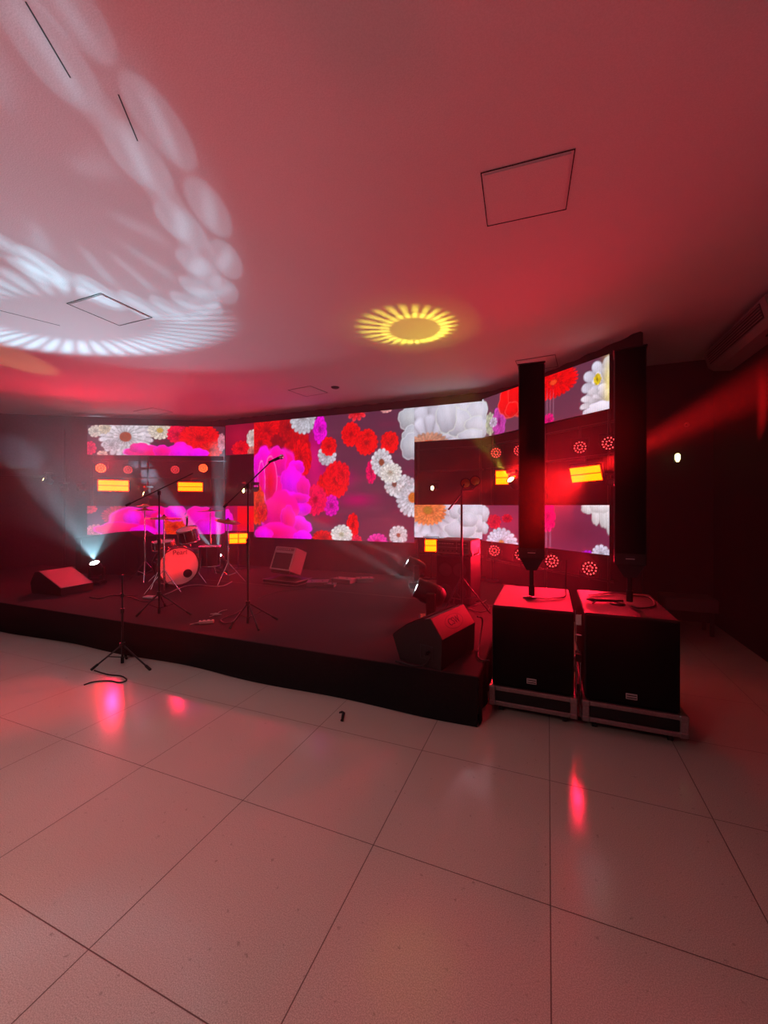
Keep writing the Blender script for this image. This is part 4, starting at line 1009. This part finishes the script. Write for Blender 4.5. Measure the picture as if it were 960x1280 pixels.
# ------------------------------------------------------------------ right: bench and air conditioner
p=at_y(860,757,6.35); r=empty('bench',(p.x,p.y,0),0,'low pale bench in the dark behind the right subwoofer','bench')
MB().bbox(-.30,.27,-.2,.2,.30,.46,.012).build('seat',mat('pale_seat',(.10,.09,.088),.6,vary=.08),r)
for sx in (-.24,.21):
    for sy in (-.15,.15): MB().bbox(sx-.02,sx+.02,sy-.02,sy+.02,0,.305,.003).build('leg',STEEL,r)
ac=empty('air_conditioner',(2.12,5.52,H-.09),0,'pale long air conditioner high on the right wall under the ceiling','air conditioner')
L0,L1=-.78,.78
MB().prism([(0,0),(-.27,0),(-.285,-.03),(-.24,-.20),(-.18,-.245),(0,-.26)],1,L0,L1).build('body',PLASTIC,ac)
m=MB(); 
M=Matrix.Rotation(0,4,'X')
m.prism([(-.286,-.045),(-.252,-.185),(-.247,-.185),(-.281,-.045)],1,L0+.10,L1-.10); m.build('outlet_recess',DARKGAP,ac)
for k in range(5):
    z=-.06-k*.027; x=-.283+k*.0065; m=MB(); m.bbox(x-.008,x+.006,L0+.11,L1-.11,z-.003,z+.003,.001); m.build('louver',PLASTIC,ac)
m=MB(); m.bbox(-.12,-.06,L0+.35,L0+.41,-.268,-.255,.002); m.build('panel_latch',DARKGAP,ac)

# ------------------------------------------------------------------ light
def gobo(light, fn):
    l=light.data; l.use_nodes=True; nt=l.node_tree; E.nt=nt
    em=[n for n in nt.nodes if n.type=='EMISSION'][0]
    g=nt.nodes.new('ShaderNodeNewGeometry'); s=nt.nodes.new('ShaderNodeSeparateXYZ'); nt.links.new(g.outputs['Incoming'],s.inputs[0])
    p=light.location; k=H-p.z
    z=E(s.outputs[2]); x=E(s.outputs[0])/z*k+p.x; y=E(s.outputs[1])/z*k+p.y
    col,st=fn(x,y)
    if col is not None: nt.links.new(col,em.inputs[0])
    nt.links.new(st.s,em.inputs[1])
def polar(x,y,c):
    a=x-c.x; b=y-c.y
    return esqrt(a*a+b*b),E.m('ARCTAN2',b,a),a,b
def ring_fn(x,y):
    xc=x*CY+y*SY; yc=y*CY-x*SY
    def ell(cx,cy,a,b,rt=0):
        p,q=xc-cx,yc-cy; c_,s_=math.cos(rt),math.sin(rt)
        p,q=(p*c_+q*s_)*(1/a),(q*c_-p*s_)*(1/b)
        return esqrt(p*p+q*q),E.m('ARCTAN2',q,p)
    r,t=ell(-2.22,2.5,.78,1.72)
    r2,t2=ell(-2.2,2.45,1.02,1.85)
    def cell(r_,t_,n,ph,wd,gap=1.0):           # a row of rounded blobs around the ellipse
        f=E.m('WRAP',t_*(n/(2*PI))+ph,.5,-.5)*(2*gap); g=(r_-1.0)*(1/wd)
        d=esqrt(f*f+g*g); core=sstep(eabs(f*.5+g*.9),.55,.0)*sstep(d,1.0,.35)
        return sstep(d,1.04,.84)*(.55+.75*core)
    inner=emax(cell(r,t,19,.2,.19,.98),cell(r,t,19,.7,.13,1.15)*.55)
    outer=cell(r2,t2,19,.45,.125,1.0)*sstep(r,1.02,1.14)*.9
    disc=sstep(r2,1.25,.9)
    st1=epow(eabs(ecos(t*6+.4)),7)*sstep(eabs(r-.62),.24,.08)
    r3,t3=ell(-3.4,4.45,1.35,.78,-.12)
    d3=sstep(eabs(r3-1),.42,.12)*(epow(eabs(ecos(t3*22)),1.4)*.85+.15)
    m3=sstep(r3,1.5,1.0)
    far=(sstep(yc,4.9,3.0)*.95+.38)*(1-sstep(yc,2.2,.9)*.25)
    st=(inner*.56+outer*.52)*far+emax(disc*.34,m3*.28)+st1*.22+d3*.42*sstep(r,.95,1.15)+sstep(r2,3.1,.9)*.15
    return None,st
def sun_fn(x,y):
    xc=x*CY+y*SY; yc=y*CY-x*SY
    cx=(518-480)/F*4.68; p,q=xc-cx,yc-4.68; r=esqrt(p*p+q*q); t=E.m('ARCTAN2',q,p)
    p2,q2=(p+.10)*(1/.62),(q+.07)*(1/.57); ro=esqrt(p2*p2+q2*q2)
    c=epow(eabs(ecos(t*13.5)),1.6)
    pet=sstep(ro,1.0,.72)*sstep(r,.27,.33)*c
    core=sstep(eabs(r-.34),.08,.03)
    return None,pet*.75+core*.35+sstep(r,.31,.25)*.20+sstep(ro,1.6,.8)*.05
def streak_fn(cx,cy,n,w):
    def f(x,y):
        r,t,a,b=polar(x,y,Vector((cx,cy,0)))
        c=epow(eabs(ecos(t*n)),10)
        return None,c*sstep(eabs(r-w),.4,.1)+.03
    return f
W=(.82,.93,1.0)
gA=pA+(RING-pA).normalized()*.07
b=beam('stage_beam',gA,RING-gA,1150,(.42,.82,1.0),math.radians(42),.3,.008); gobo(b,ring_fn)
BL=(.55,.80,1.0)
def along(p,u,v,yc): return at_d(u,v,yc)-p
for p_,q_,e,hw in ((pA,(38,586,8.6),2600,5.5),(pA,(124,562,8.7),1200,4.5),(pB,(275,575,9.2),5200,5.5),(pB,(205,618,8.9),6000,4.5),
                   (pC,(385,650,7.7),1300,3.5),(pD,(405,668,7.0),900,3.5)):
    o_=p_+Vector((0,0,.02)); beam('stage_beam',o_,along(o_,*q_),e,BL if p_ in (pA,pB) else W,math.radians(hw),.9,.02)
# red spots added at the lamps to stand in for lens flare streaks
sR=onl(732,592.5,M3,WN,-.25); sL=onl(632,597,M3,WN,-.25)
for p_,q_,e,hw in ((sR,(960,478,3.9),4600,9),(sR,(600,658,2.0),9000,7.5),(sR,(800,566,4.8),3000,15),(sL,(700,560,3.0),5000,6.5),(sL,(500,655,5.2),2000,8),(onl(618,568,M3,WN,-.22),(224,700,6.4),3600,3.5)):  # last one is added to redden the bass drum skin
    beam('added_red_spot',p_,along(p_,*q_),e,(1,.008,.010),math.radians(hw),1,.05)
p_=at_d(539,678,6.85); beam('red_wash',p_,Vector((-1,-.25,.05)),260,(1,.01,.05),math.radians(50),1,.06)
# lamps of the right wing throw red over the subwoofers and the wedge
for (u,v,yc,e) in ((737,700,4.75,110),(690,690,5.1,110),(651,685,5.7,170),(618,680,6.2,120)):
    p_=at_d(u,v,yc); beam('low_red_lamp',p_,Vector((-.55,-1,-.08)),e,(1,.008,.03),math.radians(46),.8,.06)
sun_o=hD+Vector((-.05,-.08,.05))
b=beam('sunburst_beam',sun_o,SUN-sun_o,900,(.92,.85,.08),math.radians(18),.2,.005); gobo(b,sun_fn)
WARM=(1,.78,.30)
for p_,d_,e in ((hA,on_z(10,447,H)-hA,160),(hB,(-1,-.4,.06),220),(hC,(-1,-.7,-.02),160),(hE,(-.8,-.3,.35),260)): beam('warm_beam',p_+Vector(d_).normalized()*.03,d_,e,WARM,math.radians(7),.6)
# red wash thrown by the lamps towards the room
RED=(1,.006,.05)
for (p_,d_,e) in ((at_d(140,579,8.6),(.6,-1,-.05),230),(at_d(222,577,8.7),(.25,-1,.05),60),(at_d(300,668,8.0),(.2,-1,.35),60),
                (onl(725,592,M3,WN,-.16),(-.45,-1,.0),140)):
    beam('red_wash',p_,d_,e,RED,math.radians(66),1,.08)
def area(name,loc,aim,size,e,col):
    l=bpy.data.lights.new(name,'AREA'); l.energy=e; l.size=size; l.color=col; o=bpy.data.objects.new(name,l); C.objects.link(o); o.location=loc
    o.rotation_euler=Vector(aim).to_track_quat('-Z','Y').to_euler(); return o
beam('floor_fill',(-2.6,-1.6,3.5),(.05,.22,-1),390,(1,.62,.57),math.radians(64),1,.5)  # unseen fill light added behind the camera to brighten the floor
area('ceiling_fill',(1.3,-2.0,.9),(-.1,.25,1),1.6,46,(1,.13,.22))  # unseen soft light added low behind the camera to redden the ceiling evenly
wd=bpy.data.worlds.new('world'); sc.world=wd; wd.use_nodes=True; wd.node_tree.nodes['Background'].inputs[0].default_value=(.25,.10,.12,1); wd.node_tree.nodes['Background'].inputs[1].default_value=.02

# ------------------------------------------------------------------ stage haze
m=bpy.data.materials.new('haze'); m.use_nodes=True; nt=m.node_tree; nt.nodes.clear()
o=nt.nodes.new('ShaderNodeOutputMaterial'); v=nt.nodes.new('ShaderNodeVolumeScatter'); v.inputs['Color'].default_value=(1,1,1,1); v.inputs['Density'].default_value=.034; v.inputs['Anisotropy'].default_value=.1
nt.links.new(v.outputs[0],o.inputs['Volume'])
hz_=MB().box(-12.9,2.1,2.6,7.6,.01,H-.005).build('stage_haze',m); tag(hz_,'thin smoke haze hanging over the stage','haze',kind='stuff')

sc.view_settings.view_transform='Standard'; sc.view_settings.look='None'; sc.view_settings.gamma=1; sc.view_settings.use_curve_mapping=False
sc.view_settings.exposure=0
sc.cycles.use_denoising=True; sc.cycles.max_bounces=6; sc.cycles.volume_bounces=0; sc.cycles.sample_clamp_indirect=4
sc.cycles.use_light_tree=True; sc.cycles.caustics_reflective=False; sc.cycles.caustics_refractive=False
